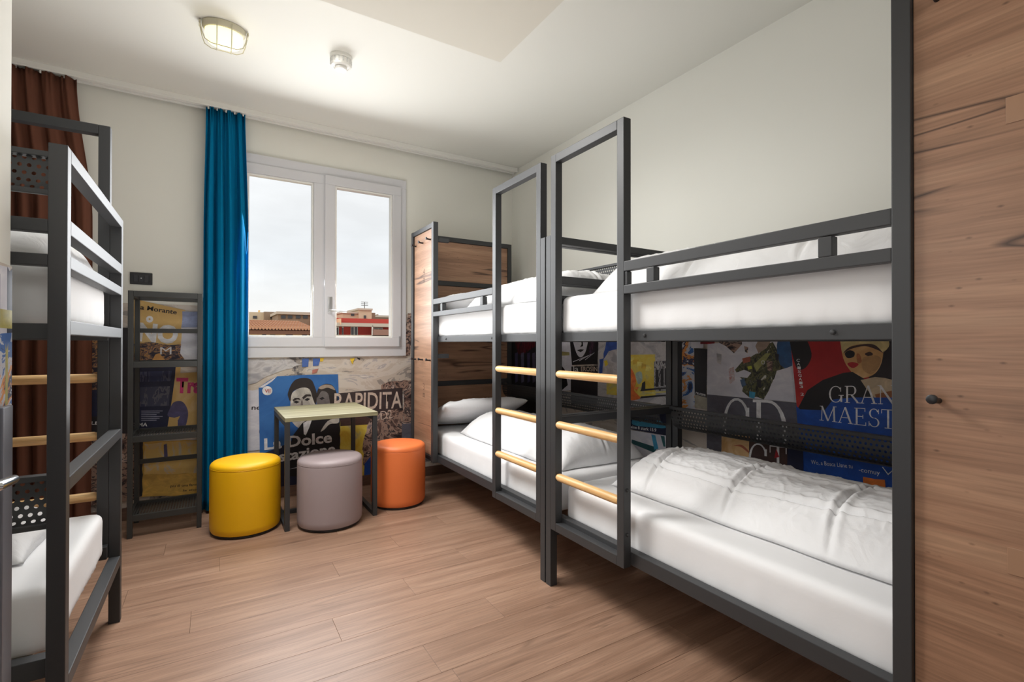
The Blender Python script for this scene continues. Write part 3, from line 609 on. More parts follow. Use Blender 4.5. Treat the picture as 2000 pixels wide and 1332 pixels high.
# ------------------------------------------------------------------ bunk beds
T, WID, LEN = .04, .965, 1.95
TOP, DECK = 2.125, 1.735
def bunk(s, loc, rz, label, numbers):
    root = empty('bunk_bed', loc, rz, label=label, cat='bunk bed', group='black steel bunk beds')
    bv = .0025
    def bx(b, u0, u1, v0, v1, z0, z1, e=bv): return b.box(s*u0, s*u1, v0, v1, z0, z1, e)
    def part(nm, boxes, m=m_steel, par=root):
        b = MB()
        for q in boxes: bx(b, *q)
        return b.build(nm, m, par)
    W_ = WID
    part('post', [(0, T, 0, T, 0, DECK)]); part('post', [(0, T, W_-T, W_, 0, DECK)])
    part('post', [(1.466, 1.506, 0, T, .29, TOP)]); part('post', [(LEN-T, LEN, 0, T, 0, TOP)]); part('post', [(LEN-T, LEN, W_-T, W_, 0, TOP)])
    # ladder
    lad = empty('ladder', (0, 0, 0)); lad.parent = root
    part('stile', [(T, 2*T, 0, T, .285, TOP)], par=lad); part('stile', [(.505, .545, 0, T, .285, TOP)], par=lad)
    part('crossbar', [(2*T, .505, 0, T, TOP-T, TOP)], par=lad); part('crossbar', [(2*T, .505, 0, T, .285, .325)], par=lad)
    b = MB(); r = .019
    b.tube([(s*(2*T-.004), .016, 0), (s*(2*T), .016, 0), (s*(2*T+.012), .016, 0), (s*.485, .016, 0), (s*.505, .016, 0), (s*.509, .016, 0)], [.009, .015, r, r, .017, .012], 16)
    r0 = b.build('rung', m_rung, lad, smooth=2, loc=(0, 0, 1.05))
    for z in (.803, .548): mesh_obj('rung', r0.data, lad, (0, 0, z))
    # rails
    part('side_rail', [(T, LEN-T, T, 2*T, .292, .345)]); part('side_rail', [(T, LEN-T, W_-2*T, W_-T, .292, .345)])
    part('side_rail', [(T, LEN-T, T, 2*T-.005, 1.210, 1.253)]); part('side_rail', [(T, LEN-T, W_-2*T, W_-T, 1.210, 1.253)])
    for z0, z1 in ((.245, .285), (.792, .830), (1.222, 1.262), (1.405, 1.440), (1.498, 1.538), (1.698, 1.735)):
        part('end_rail', [(0, T, T, W_-T, z0, z1)])
    part('guard_rail', [(.545, 1.466, 0, .032, 1.494, 1.534), (.545, 1.466, 0, .032, 1.402, 1.437), (.666, .704, 0, .032, 1.437, 1.492), (1.294, 1.330, 0, .032, 1.437, 1.492), (.545, .56, .004, .03, 1.437, 1.492)])
    part('guard_rail', [(T, LEN-T, W_-.034, W_-.002, 1.495, 1.530), (T, LEN-T, W_-.034, W_-.002, 1.405, 1.437)])
    # head end: steel cross bars and oak panels
    for z0, z1 in ((2.085, TOP), (1.700, 1.740), (.832, .872), (.292, .332)): part('head_rail', [(LEN-T, LEN, T, W_-T, z0, z1)])
    for z0, z1 in ((1.742, 2.083), (.874, 1.698), (.334, .830)): part('head_panel', [(LEN-.03, LEN-.012, T+.001, W_-T-.001, z0, z1, .001)], m_oaky)
    # wing panel beside the pillow
    part('wing_rail', [(1.506, LEN-T, .002, T-.002, 2.088, TOP-.002)]); part('wing_rail', [(1.506, LEN-T, .004, T-.004, .30, .332)])
    wing = part('wing_panel', [(1.507, LEN-T-.001, .014, .032, .334, 2.086, .001)], m_oakx)
    b = MB(); b.tube([(0, .014, 0), (0, .004, 0), (0, -.010, .001), (0, -.018, .004), (0, -.020, .005), (0, -.026, .005), (0, -.028, .005)], [.007, .006, .006, .007, .011, .011, .007], 12)
    h0 = b.build('hook', m_black, wing, smooth=2, loc=(s*1.553, 0, 2.004))
    for u in (1.553, 1.715, 1.872):
        for z in (2.004, 1.068):
            if (u, z) != (1.553, 2.004): mesh_obj('hook', h0.data, wing, (s*u, 0, z))
    part('bracket', [(1.475, 1.505, T, .135, 1.978, 2.010, .002)]); part('bracket', [(1.475, 1.505, T, .135, 1.085, 1.118, .002)])
    # perforated shelf trays along the wall side
    prof = [(.868, .822), (.868, .776), (.874, .746), (.888, .722), (.908, .708), (.930, .704)]
    dense = []
    cum = [0]
    for a_, b_ in zip(prof, prof[1:]): cum.append(cum[-1]+hypot(b_[0]-a_[0], b_[1]-a_[1]))
    p = .0195; nr = int(cum[-1]/p)
    def pr(d):
        d = min(max(d, 0), cum[-1])
        for i in range(len(prof)-1):
            if d <= cum[i+1]+1e-9:
                t_ = (d-cum[i])/(cum[i+1]-cum[i]); return (prof[i][0]+(prof[i+1][0]-prof[i][0])*t_, prof[i][1]+(prof[i+1][1]-prof[i][1])*t_)
        return prof[-1]
    b = MB(); u0, u1 = T, LEN-T; nc = int((u1-u0)/p)
    cell = (u1-u0)/nc; rh = cum[-1]/nr
    vv = {}
    def vert(u, d):
        k = (round(u, 5), round(d, 5))
        if k not in vv: q = pr(d); vv[k] = b.bm.verts.new((s*u, q[0], q[1]))
        return vv[k]
    for i in range(nr):
        off = .5*cell if i % 2 else 0
        for j in range(nc - (1 if i % 2 else 0)):
            uc, dc = u0+off+(j+.5)*cell, (i+.5)*rh
            O = []; I = []
            for k, (ax_, ay_) in enumerate(((-.5, -.5), (0, -.5), (.5, -.5), (.5, 0), (.5, .5), (0, .5), (-.5, .5), (-.5, 0))):
                O.append(vert(uc+ax_*cell, dc+ay_*rh)); an = atan2(ay_, ax_)
                I.append(vert(uc+.26*cell*cos(an)+1e-7, dc+.26*rh*sin(an)))
            for k in range(8): b.bm.faces.new((O[k], O[(k+1) % 8], I[(k+1) % 8], I[k]))
        if i % 2:
            for ue in (u0, u1-cell/2): b.bm.faces.new((vert(ue, i*rh), vert(ue+cell/2, i*rh), vert(ue+cell/2, (i+1)*rh), vert(ue, (i+1)*rh)))
    t0 = b.build('shelf_tray', m_steel, root, smooth=True, norm=True)
    mesh_obj('shelf_tray', t0.data, root, (0, 0, .902))
    for dz in (0, .902): part('tray_rim', [(T, LEN-T, .852, .884, .816+dz, .832+dz, .002)]); part('tray_support', [(T, LEN-T, .926, .940, .698+dz, .712+dz, .002)])
    # slats of both decks
    b = MB(); bx(b, 0, .06, .082, W_-.082, 0, .010, .002); s0 = b.build('slat', m_slat, root, loc=(s*.10, 0, .300))
    for k in range(14):
        for z in (.300, 1.232):
            if k or z != .300: mesh_obj('slat', s0.data, root, (s*(.10+k*.13), 0, z))
    # bolts
    b = MB(); b.lathe([(.0075, 0), (.0075, .003), (.005, .006), (.001, .007)], n=12); bm0 = b.build('bolt', m_steel, root, smooth=2, loc=(s*.62, T-.0005, 1.232), rot=(pi/2, 0, 0))
    mesh_obj('bolt', bm0.data, root, (s*1.314, T-.0005, 1.232), (pi/2, 0, 0))
    for z in (.42, .60): mesh_obj('bolt', bm0.data, root, (s*.5455, .02, z), (0, s*pi/2, 0))
    # number marks on the wing panel
    if numbers:
        for tx, z, hh in ((numbers[0], 1.745, .055), (numbers[1], .828, .055)):
            cu = bpy.data.curves.new('n', 'FONT'); cu.body = tx; cu.size = hh/.72; cu.align_x = 'CENTER'; cu.offset = -.0015
            o = bpy.data.objects.new('n', cu); col.objects.link(o)
            me = bpy.data.meshes.new_from_object(o.evaluated_get(bpy.context.evaluated_depsgraph_get())); bpy.data.objects.remove(o)
            me.materials.append(mat('number_print', (60, 44, 36), .6))
            for v in me.vertices: v.co = Vector((s*1.69 + (v.co.x if s > 0 else v.co.x), .0132, z+v.co.y))
            mesh_obj('number', me, wing)
            b = MB()
            for k in range(3): b.box(s*1.69-.016, s*1.69+.016, .0132, .0136, z-.03-k*.012, z-.027-k*.012)
            for k in (-1, 1): b.box(s*1.69+k*.016-.0015, s*1.69+k*.016+.0015, .0132, .0136, z-.06, z-.022)
            b.build('bunk_symbol', mat('number_print', (60, 44, 36), .6), wing)
    else:
        for z in (1.695, .742):
            b = MB(); b.box(s*1.668, s*1.748, .0125, .0139, z-.028, z+.028, .0006)
            b.build('number_plate', mat('plate_laminate', (166, 130, 104), .25), wing)
    return root

bunkA = bunk(-1, (XF, 2.020, 0), -pi/2, 'black steel bunk with numbered oak side panel, in the corner by the window', ('4', '3'))
bunkB = bunk(1, (XF, 2.011, 0), -pi/2, 'black steel bunk on the right nearest the viewer, with a plain oak side panel', None)
bunkC = copy_tree(bunkB)
bunkC.location = (-.336, 2.722, 0); bunkC.rotation_euler = (0, 0, pi)
bunkC['label'] = 'black steel bunk at the left edge, seen from its foot end'

# ------------------------------------------------------------------ bedding
def bedpt(bk, u, v, z):
    s = -1 if bk is bunkA else 1
    return Matrix.Translation(bk.location) @ bk.rotation_euler.to_matrix().to_4x4() @ Vector((s*u, v, z))
def bedframe(bk): return bk.rotation_euler.copy(), (-1 if bk is bunkA else 1)
def sgn(x): return -1 if x < 0 else 1

def rbox(b, lx, ly, lz, nu, nv, nw, e, disp):
    """rounded box as a subdivided cube pushed to a superellipsoid-like shell; disp(P,n) adds relief"""
    hx, hy, hz = lx/2, ly/2, lz/2
    bm2 = b.bm; cache = {}
    def V(i, j, k):
        key = (i, j, k)
        if key in cache: return cache[key]
        x, y, z = (2*i/nu-1)*hx, (2*j/nv-1)*hy, (2*k/nw-1)*hz
        cx_, cy_, cz_ = max(-hx+e, min(hx-e, x)), max(-hy+e, min(hy-e, y)), max(-hz+e, min(hz-e, z))
        d = Vector((x-cx_, y-cy_, z-cz_))
        if d.length > 1e-9: d = d.normalized()*e
        P = Vector((cx_, cy_, cz_)) + d
        nrm = d.normalized() if d.length > 0 else Vector((0, 0, 1))
        P = P + nrm*disp(P)
        cache[key] = bm2.verts.new(P + Vector((0, 0, hz))); return cache[key]
    def face(f, A, B_):
        for a in range(A):
            for c in range(B_):
                bm2.faces.new([f(a, c), f(a+1, c), f(a+1, c+1), f(a, c+1)])
    for k in (0, nw): face(lambda a, c: V(a, c, k), nu, nv)
    for j in (0, nv): face(lambda a, c: V(a, j, c), nu, nw)
    for i in (0, nu): face(lambda a, c: V(i, a, c), nv, nw)

def mattress(bk, z, v0, v1, u0, u1, h, seed, label):
    rot, s = bedframe(bk)
    off = Vector((seed*3.1, seed*1.7, 0))
    def disp(P):
        d = noise.noise(P*7+off)*.0018 + noise.noise(P*2.2+off)*.003
        zz = P.z/h + .5                                  # puckers of the fitted sheet at the lower edge
        if zz < .6: d += abs(noise.noise(Vector((P.x*38, P.y*38, P.z*5))+off))*.009*(1-zz/.6)
        return d - .002
    b = MB(); rbox(b, u1-u0, v1-v0, h, 90, 34, 10, .035, disp)
    o = b.build('mattress', m_sheet, smooth=True, loc=bedpt(bk, (u0+u1)/2, (v0+v1)/2, z), rot=rot)
    return tag(o, label, 'mattress', 'white mattresses on the bunks')

def duvet(bk, z, u0, u1, v0, v1, h, seed, label, folds_u=(), folds_v=(), nu=150, nv=84, amp=1.0, slope=0, skew=0):
    """folded duvet: quilted top with pressed crease lines, soft rolled edges"""
    rot, s = bedframe(bk); off = Vector((seed*5.3, seed*2.9, seed))
    lu, lv = u1-u0, v1-v0
    def top(a, c):
        U, Vv = a*lu, c*lv
        P = Vector((U, Vv, 0))
        ex = min(U, lu-U)/.12; ey = (Vv if c < .5 else lv-Vv)/(.24 if c < .5 else .16)
        f = lambda t: sqrt(max(0, 1-(1-min(1, t))**2))
        g = lambda t: .45*f(t*2.2) + .55*sin(pi/2*min(1, t))
        e = f(ex)*g(ey)
        hh = h*(1-slope*a)*e*(.86 + .10*noise.noise(P*2.1+off) + .14*sin(pi*c))
        w = (1-abs(noise.noise(Vector((U*7+Vv*4, Vv*17-U*3, 0))+off)))**6*.003 + noise.noise(P*6+off)*.005 + (1-abs(noise.noise(P*17+off*2)))**8*.003 + (1-abs(noise.noise(Vector((U*26-Vv*9, Vv*30+U*8, 2))+off)))**6*.0025
        hh += w*e*amp
        for fu in folds_u:
            d = abs(U/lu-fu-.03*sin(Vv*6+seed))*lu; hh += (-.018*exp(-(d/.010)**2) + .010*exp(-((d-.020)/.013)**2) - .005*exp(-(d/.06)**2))*e
        for fv in folds_v:
            d = abs(Vv/lv-fv-.03*sin(U*4+seed))*lv; hh += (-.016*exp(-(d/.009)**2) + .010*exp(-((d-.018)/.012)**2) - .004*exp(-(d/.06)**2))*e
        return hh
    def fn(a, c):
        U, Vv = a*lu, c*lv
        wob = .022*noise.noise(Vector((U*3.5, seed*7, 0))); wob2 = .02*noise.noise(Vector((Vv*4, seed*3+9, 0)))
        bulge = 0
        x = -lu/2 + U + wob2*(1-2*a)*1.0 + skew*(c-.5)
        y_ = -lv/2 + Vv + wob*(1-2*c)
        return Vector((s*x, y_, max(.002, top(a, c))))
    b = MB(); V = b.grid(fn, nu, nv)
    # underside
    Bt = [[b.bm.verts.new((V[i][j].co.x*.965, V[i][j].co.y*.93, .0)) for j in (0, nv)] for i in range(0, nu+1)]
    for i in range(nu):
        b.bm.faces.new((V[i][0], Bt[i][0], Bt[i+1][0], V[i+1][0])); b.bm.faces.new((V[i][nv], V[i+1][nv], Bt[i+1][1], Bt[i][1]))
        b.bm.faces.new((Bt[i][0], Bt[i][1], Bt[i+1][1], Bt[i+1][0]))
    b.bm.faces.new([V[0][j] for j in range(nv+1)] + [Bt[0][1], Bt[0][0]]); b.bm.faces.new([V[nu][j] for j in range(nv, -1, -1)] + [Bt[nu][0], Bt[nu][1]])
    o = b.build('duvet', m_linen, smooth=True, loc=bedpt(bk, (u0+u1)/2, (v0+v1)/2, z), rot=rot)
    return tag(o, label, 'duvet', 'white duvets folded on the bunks')

def pillow(bk, u, v, z, lu, lv, h, tilt, seed, label):
    rot, s = bedframe(bk); off = Vector((seed*4.1, seed*1.3, 0))
    def fn(sign):
        def g(a, c):
            x, y_ = 2*a-1, 2*c-1
            e = max(0, (1-abs(x)**2.6))*max(0, (1-abs(y_)**2.6))
            px, py = x*lu/2*(1-.07*(1-abs(y_)**2)), y_*lv/2*(1-.06*(1-abs(x)**2))
            hh = h/2*e**.42
            w = ((1-abs(noise.noise(Vector((px*9, py*9, 0))+off)))**4*.010 + noise.noise(Vector((px*14, py*14, 3))+off)*.006)*min(1, e*4)
            return Vector((s*px, py, sign*hh + (w if sign > 0 else 0)))
        return g
    b = MB(); b.grid(fn(1), 44, 40); b.grid(fn(-1), 44, 40)
    bmesh.ops.remove_doubles(b.bm, verts=b.bm.verts[:], dist=.0004)
    o = b.build('pillow', m_pillow, smooth=True, loc=bedpt(bk, u, v, z))
    o.rotation_euler = (rot.to_matrix() @ Matrix.Rotation(-s*tilt, 3, 'Y')).to_euler()
    return tag(o, label, 'pillow', 'white pillows at the head ends')

Zl, Zu, HM = .311, 1.243, .19
mattress(bunkA, Zl, .085, WID-.13, .045, 1.905, HM, 1, 'white mattress on the lower deck of the corner bunk by the window')
mattress(bunkA, Zu, .052, WID-.13, .045, 1.905, HM, 2, 'white mattress on the upper deck of the corner bunk by the window')
mattress(bunkB, Zl, .085, WID-.13, .045, 1.905, HM, 3, 'white mattress on the lower deck of the nearest right bunk')
mattress(bunkB, Zu, .052, WID-.13, .045, 1.905, HM, 4, 'white mattress on the upper deck of the nearest right bunk')
mattress(bunkC, Zl, .085, WID-.13, .045, 1.905, HM, 5, 'white mattress on the lower deck of the left-edge bunk')
mattress(bunkC, Zu, .085, WID-.13, .045, 1.905, HM, 6, 'white mattress on the upper deck of the left-edge bunk')
zt, zu2 = Zl+HM+.002, Zu+HM+.002
duvet(bunkB, zt, .20, 1.62, .25, .86, .165, 3, 'white duvet with pressed fold creases on the lower right bunk', (.15, .43, .70), (.2, .56), 260, 130, amp=1.25)
duvet(bunkB, zu2, .16, 1.62, .16, .83, .205, 4, 'white duvet on the upper deck of the nearest right bunk, behind its guard rail', (.4, .7), (.5,), amp=1.2, slope=.3)
duvet(bunkA, zt, .12, 1.44, .20, .83, .165, 1, 'white duvet on the lower corner bunk, turned back below its pillow', (.4, .75), (.5,))
duvet(bunkA, zu2, .10, 1.15, .10, .83, .18, 2, 'white duvet on the upper deck of the corner bunk by the window', (.5,), (.5,))
duvet(bunkC, zt, .17, 1.55, .10, .60, .12, 5, 'white duvet on the lower deck of the left-edge bunk', (.5,), (.5,))
duvet(bunkC, zu2, .04, 1.45, .20, .80, .13, 6, 'white duvet on the upper deck of the left-edge bunk', (.5,), (.5,))
pillow(bunkA, 1.65, .45, zt+.13, .52, .76, .15, -.36, 1, 'white pillow on the lower corner bunk, propped against oak headboard')
pillow(bunkA, 1.60, .45, zu2+.085, .46, .70, .14, -.1, 2, 'white pillow on the upper deck of the corner bunk')
pillow(bunkB, 1.72, .45, zt+.15, .40, .70, .14, -.45, 3, 'white pillow on the lower right bunk behind the nearest post')
pillow(bunkB, 1.74, .45, zu2+.12, .36, .70, .14, -.45, 4, 'white pillow on the upper right bunk behind the nearest post')
pillow(bunkC, 1.72, .45, zt+.14, .40, .66, .14, -.45, 5, 'white pillow on the left-edge bunk, lower deck, hidden by the partition')
pillow(bunkC, 1.72, .45, zu2+.14, .40, .66, .14, -.45, 6, 'white pillow on the left-edge bunk, upper deck, hidden by the partition')

# ------------------------------------------------------------------ curtains and track
trk = empty('curtain_track', (0, 4.12, 2.88), label='white ceiling curtain track along the back wall', cat='curtain rail')
b = MB(); b.box(XL+.01, XW-.01, -.045, .04, .012, .04, .003).box(XL+.01, XW-.01, -.045, -.03, 0, .012, .001).box(XL+.01, XW-.01, .02, .04, 0, .012, .001)
b.build('rail', m_white, trk)
def cloth(name, rgb, tl):
    m = mat(name, rgb, .85, spec=.15, bump=(220, .1, .001))
    t = m.node_tree; bs = t.nodes['Principled BSDF']; tn = t.nodes.new('ShaderNodeBsdfTranslucent'); tn.inputs[0].default_value = (*s2l(rgb), 1)
    mxs = t.nodes.new('ShaderNodeMixShader'); mxs.inputs[0].default_value = tl
    t.links.new(bs.outputs[0], mxs.inputs[1]); t.links.new(tn.outputs[0], mxs.inputs[2]); t.links.new(mxs.outputs[0], t.nodes['Material Output'].inputs[0]); return m
def curtain(x0t, x1t, x0, x1, y_, zb, zt_, nf, m, label, seed):
    root = empty('curtain', ((x0+x1)/2, y_, zb), label=label, cat='curtain')
    cx_ = (x0+x1)/2; rnd = random.Random(seed); ph = [rnd.uniform(-.5, .5) for _ in range(8)]; H_ = zt_-zb
    def fn(a, c):
        k = min(1, (1-c)*3.2); k = k*k*(3-2*k)             # 0 at the heading, 1 below
        xa, xb = x0t+(x0-x0t)*k, x1t+(x1-x1t)*k
        aa = a + .012*sin(a*17+ph[0]*6)
        ph_ = aa*nf*2*pi + .7*sin(a*5+ph[1]*4) + .25*sin(c*4+a*9)
        amp = .020 + .020*k*(.6+.4*sin(a*11+ph[2]*5))
        yy = amp*sin(ph_) + .006*sin(ph_*2.3+c*3+ph[3]) + (.008*sin(a*nf*7*pi) if c > .965 else 0)
        return Vector((xa+(xb-xa)*a-cx_ + .006*cos(ph_)*k, yy, c*H_))
    b = MB(); b.grid(fn, 170, 40)
    o = b.build('drape', m, root, smooth=True, norm=False)
    md = o.modifiers.new('cloth', 'SOLIDIFY'); md.thickness = .0018
    b = MB()
    for i in range(9): xq = x0t+(x1t-x0t)*(i+.5)/9-cx_; b.box(xq-.004, xq+.004, -.004, .004, H_-.012, H_+.006)
    b.build('glider', m_white, root)
    return root
curtain(-.045, .200, -.062, .226, 4.095, .022, 2.876, 4.6, cloth('blue_drape', (0, 136, 186), .40), 'teal blue floor-length curtain beside the window', 3)
curtain(-1.75, -.745, -1.75, -.665, 4.095, .022, 2.876, 12.5, cloth('brown_drape', (112, 72, 57), .14), 'brown floor-length curtain behind the left-edge bunk', 5)

# ------------------------------------------------------------------ metal rack
RX0, RX1, RY0, RY1, RH = -.444, -.058, 3.785, 4.125, 1.522
rk = empty('shelf_rack', ((RX0+RX1)/2, (RY0+RY1)/2, 0), label='narrow dark grey metal shelf rack standing left of the blue curtain', cat='shelf rack')
rx, ry = rk.location.x, rk.location.y
def rb(nm, boxes):
    b = MB()
    for q in boxes: b.box(q[0]-rx, q[1]-rx, q[2]-ry, q[3]-ry, q[4], q[5], .002)
    return b.build(nm, m_rackm, rk)
pt = .027
for x_ in (RX0, RX1-pt):
    for y_ in (RY0, RY1-pt): rb('post', [(x_, x_+pt, y_, y_+pt, 0, RH)])
rb('top_frame', [(RX0+pt, RX1-pt, RY0, RY0+pt, RH-.036, RH), (RX0+pt, RX1-pt, RY1-pt, RY1, RH-.036, RH), (RX0, RX0+pt, RY0+pt, RY1-pt, RH-.036, RH), (RX1-pt, RX1, RY0+pt, RY1-pt, RH-.036, RH)])
for z in (1.268, .388): rb('back_bar', [(RX0+pt, RX1-pt, RY1-.016, RY1-.002, z, z+.030)])
rmesh = None
for z in (1.066, .606, .122):
    s_ = rb('shelf_frame', [(RX0+pt, RX1-pt, RY0, RY0+.02, z-.02, z+.018), (RX0+pt, RX1-pt, RY1-.02, RY1, z-.02, z+.018), (RX0, RX0+.02, RY0+pt, RY1-pt, z-.02, z+.018), (RX1-.02, RX1, RY0+pt, RY1-pt, z-.02, z+.018)])
    if rmesh is None:
        b = MB(); vv = {}
        def vert(x_, y_):
            k = (round(x_, 5), round(y_, 5))
            if k not in vv: vv[k] = b.bm.verts.new((x_-rx, y_-ry, 0))
            return vv[k]
        ca = .0155; nx = int((RX1-RX0-.04)/ca); ny = int((RY1-RY0-.04)/ca); cw, ch = (RX1-RX0-.04)/nx, (RY1-RY0-.04)/ny
        for i in range(nx):
            for j in range(ny):
                xc, yc = RX0+.02+(i+.5)*cw, RY0+.02+(j+.5)*ch; O = []; I = []
                for ax_, ay_ in ((-.5, -.5), (0, -.5), (.5, -.5), (.5, 0), (.5, .5), (0, .5), (-.5, .5), (-.5, 0)):
                    O.append(vert(xc+ax_*cw, yc+ay_*ch)); an = atan2(ay_, ax_); I.append(vert(xc+.34*cw*cos(an)+1e-7, yc+.34*ch*sin(an)))
                for k in range(8): b.bm.faces.new((O[k], O[(k+1) % 8], I[(k+1) % 8], I[k]))
        o = b.build('perforated_sheet', m_rackm, s_, loc=(0, 0, z)); rmesh = o.data
    else: mesh_obj('perforated_sheet', rmesh, s_, (0, 0, z))

# ------------------------------------------------------------------ table
TX0, TX1, TY0, TY1, TH = .394, .986, 3.412, 4.065, .722
tb = empty('side_table', ((TX0+TX1)/2, (TY0+TY1)/2, 0), label='small square table with pale green wood-grain top on black loop legs', cat='table')
tx, ty = tb.location.x, tb.location.y
m_top = wood('table_laminate', (126, 120, 92), (146, 140, 108), (160, 154, 122), 0, .45, sc_=1.5)
MB().box(TX0-tx, TX1-tx, TY0-ty, TY1-ty, TH-.026, TH, .0015).build('tabletop', [m_top], tb)
for x_ in (TX0, TX1-.032):
    b = MB()
    for q in ((TY0+.002, TY0+.034, 0, TH-.027), (TY1-.034, TY1-.002, 0, TH-.027), (TY0+.034, TY1-.034, 0, .03), (TY0+.034, TY1-.034, TH-.055, TH-.027)):
        b.box(x_-tx, x_+.03-tx, q[0]-ty, q[1]-ty, q[2], q[3], .002)
    b.build('leg_frame', m_steel, tb)
MB().box(TX0+.03-tx, TX1-.032-tx, 3.76-ty, 3.788-ty, .001, .028, .002).build('stretcher', m_steel, tb)

# ------------------------------------------------------------------ stools
def stool(x_, y_, r, h, rgb, nm, label):
    root = empty('pouf_stool', (x_, y_, 0), label=label, cat='stool', group='round upholstered pouf stools')
    m = mat(nm, rgb, .48, spec=.4, bump=(500, .05, .0006))
    MB().lathe([(r*.9, 0), (r*.93, .004), (r*.93, .014)], n=56).build('base', m_black, root, smooth=2)
    k = .035
    MB().lathe([(r-.022, .014), (r-.008, .019), (r-.001, .034), (r, .06), (r+.001, h*.5), (r, h-k-.012), (r-.001, h-k-.003), (r-.003, h-k)], n=64, capt=False).build('side_cover', m, root, smooth=2)
    MB().lathe([(r-.003, h-k), (r-.0005, h-k+.003), (r-.001, h-k+.012), (r-.006, h-.014), (r-.016, h-.005), (r-.035, h), (r*.6, h+.003), (r*.25, h+.004), (.004, h+.004)], n=64, capb=False).build('top_cover', m, root, smooth=2)
    b = MB(); b.tube([((r-.0015)*cos(2*pi*i/64), (r-.0015)*sin(2*pi*i/64), h-k) for i in range(64)], .0022, 6, closed=True); b.build('seam', m, root, smooth=True)
    return root
stool(.188, 3.615, .203, .452, (232, 176, 6), 'yellow_leatherette', 'yellow round pouf stool in front of the blue curtain')
stool(.676, 3.445, .205, .452, (162, 148, 150), 'grey_leatherette', 'mauve grey round pouf stool under the small table')
stool(1.200, 3.615, .200, .452, (226, 118, 62), 'orange_leatherette', 'orange round pouf stool beside the corner bunk')

# ------------------------------------------------------------------ switch plate
sp = empty('wall_socket', (-.419, YB, 1.641), label='black rectangular socket plate on the white wall above the rack', cat='socket')
MB().box(-.062, .062, -.010, 0, -.041, .041, .004).build('plate', m_black, sp)
for k in (-1, 0, 1): MB().box(k*.030-.0135, k*.030+.0135, -.0125, -.009, -.024, .024, .002).build('module', mat('socket_module', (38, 38, 44), .35), sp)
MB().lathe([(.004, 0), (.004, .002), (.001, .003)], n=12).build('indicator', mat('socket_led', (196, 200, 206), .3), sp, loc=(0, -.0122, .002), rot=(pi/2, 0, 0))

# ------------------------------------------------------------------ ceiling lamp and smoke detector
lp = empty('bulkhead_lamp', (.048, 3.085, ZC), label='oval caged bulkhead lamp glowing yellow on the ceiling', cat='lamp')
m_lbody = mat('lamp_body', (196, 190, 168), .45)
MB().lathe([(.094, 0), (.098, -.004), (.098, -.026), (.092, -.034), (.086, -.036)], n=40, sx=1.06, sy=.72).build('housing', m_lbody, lp, smooth=2)
MB().lathe([(.085, -.036), (.086, -.06), (.082, -.085), (.068, -.104), (.04, -.114), (.002, -.117)], n=40, sx=1.06, sy=.70, capb=True).build('glass_shade', mat('lamp_glow', (255, 246, 190), .4, emit=(1, .92, .50), estr=1.25), lp, smooth=True)
cage = empty('wire_cage', (0, 0, 0)); cage.parent = lp
for yy in (-.028, .028):
    b = MB(); b.tube([(-.112, yy*.8, -.02), (-.102, yy, -.07), (-.090, yy, -.106), (-.06, yy, -.122), (.06, yy, -.122), (.090, yy, -.106), (.102, yy, -.07), (.112, yy*.8, -.02)], .0025, 8); b.build('wire', m_lbody, cage, smooth=True)
for xx in (-.034, .034):
    b = MB(); b.tube([(xx, -.078, -.02), (xx, -.074, -.07), (xx, -.06, -.108), (xx, -.03, -.125), (xx, .03, -.125), (xx, .06, -.108), (xx, .074, -.07), (xx, .078, -.02)], .0025, 8); b.build('wire', m_lbody, cage, smooth=True)
for xx in (-.112, .112): MB().box(xx-.005, xx+.005, -.02, .02, -.028, -.008, .002).build('lug', m_lbody, lp)

sm = empty('smoke_detector', (.652, 3.045, ZC), label='white round smoke detector on the ceiling', cat='smoke detector'); sm.scale = (1.2, 1.2, 1.2)
MB().lathe([(.052, 0), (.053, -.003), (.053, -.016), (.050, -.019)], n=36).build('base', m_white, sm, smooth=2)
MB().lathe([(.049, -.019), (.051, -.022), (.050, -.044), (.046, -.052), (.036, -.056), (.034, -.052), (.003, -.052)], n=36).build('cover', m_white, sm, smooth=2)
b = MB()
for i in range(16): a = 2*pi*i/16; b.tube([(.0475*cos(a), .0475*sin(a), -.022), (.0475*cos(a), .0475*sin(a), -.042)], .0055, 6)
b.build('vent_ribs', mat('detector_grey', (206, 206, 204), .5), sm)
MB().lathe([(.030, -.052), (.030, -.064), (.026, -.068), (.002, -.069)], n=28, capb=False).build('sensor', m_white, sm, smooth=2)

# ------------------------------------------------------------------ door by the photographer
dr = tag(empty('door_1', (XP, 1.60, 0)), 'poster covered door in the partition wall', kind='structure')
MB().box(.0045, .012, -.9, -.02, .01, 1.36, .002).build('leaf', blotch('print_dusk', [(0, (70, 72, 96)), (.5, (150, 150, 166)), (.6, (90, 80, 88))], 5), dr)
MB().box(.0045, .018, -.018, .045, 0, 1.05, .003).build('jamb', mat('door_metal', (132, 136, 146), .35, metal=.3), dr)
b = MB(); b.tube([(.010, -.20, .905), (.045, -.20, .905), (.052, -.19, .905), (.052, -.09, .896), (.052, -.083, .896)], [.011, .011, .0115, .0105, .009], 16)
b.lathe([(.026, 0), (.026, .006), (.022, .008)], c=(0, 0, 0), n=24) if False else None
b.build('handle', mat('brushed_steel', (205, 205, 205), .22, metal=1), dr, smooth=2)

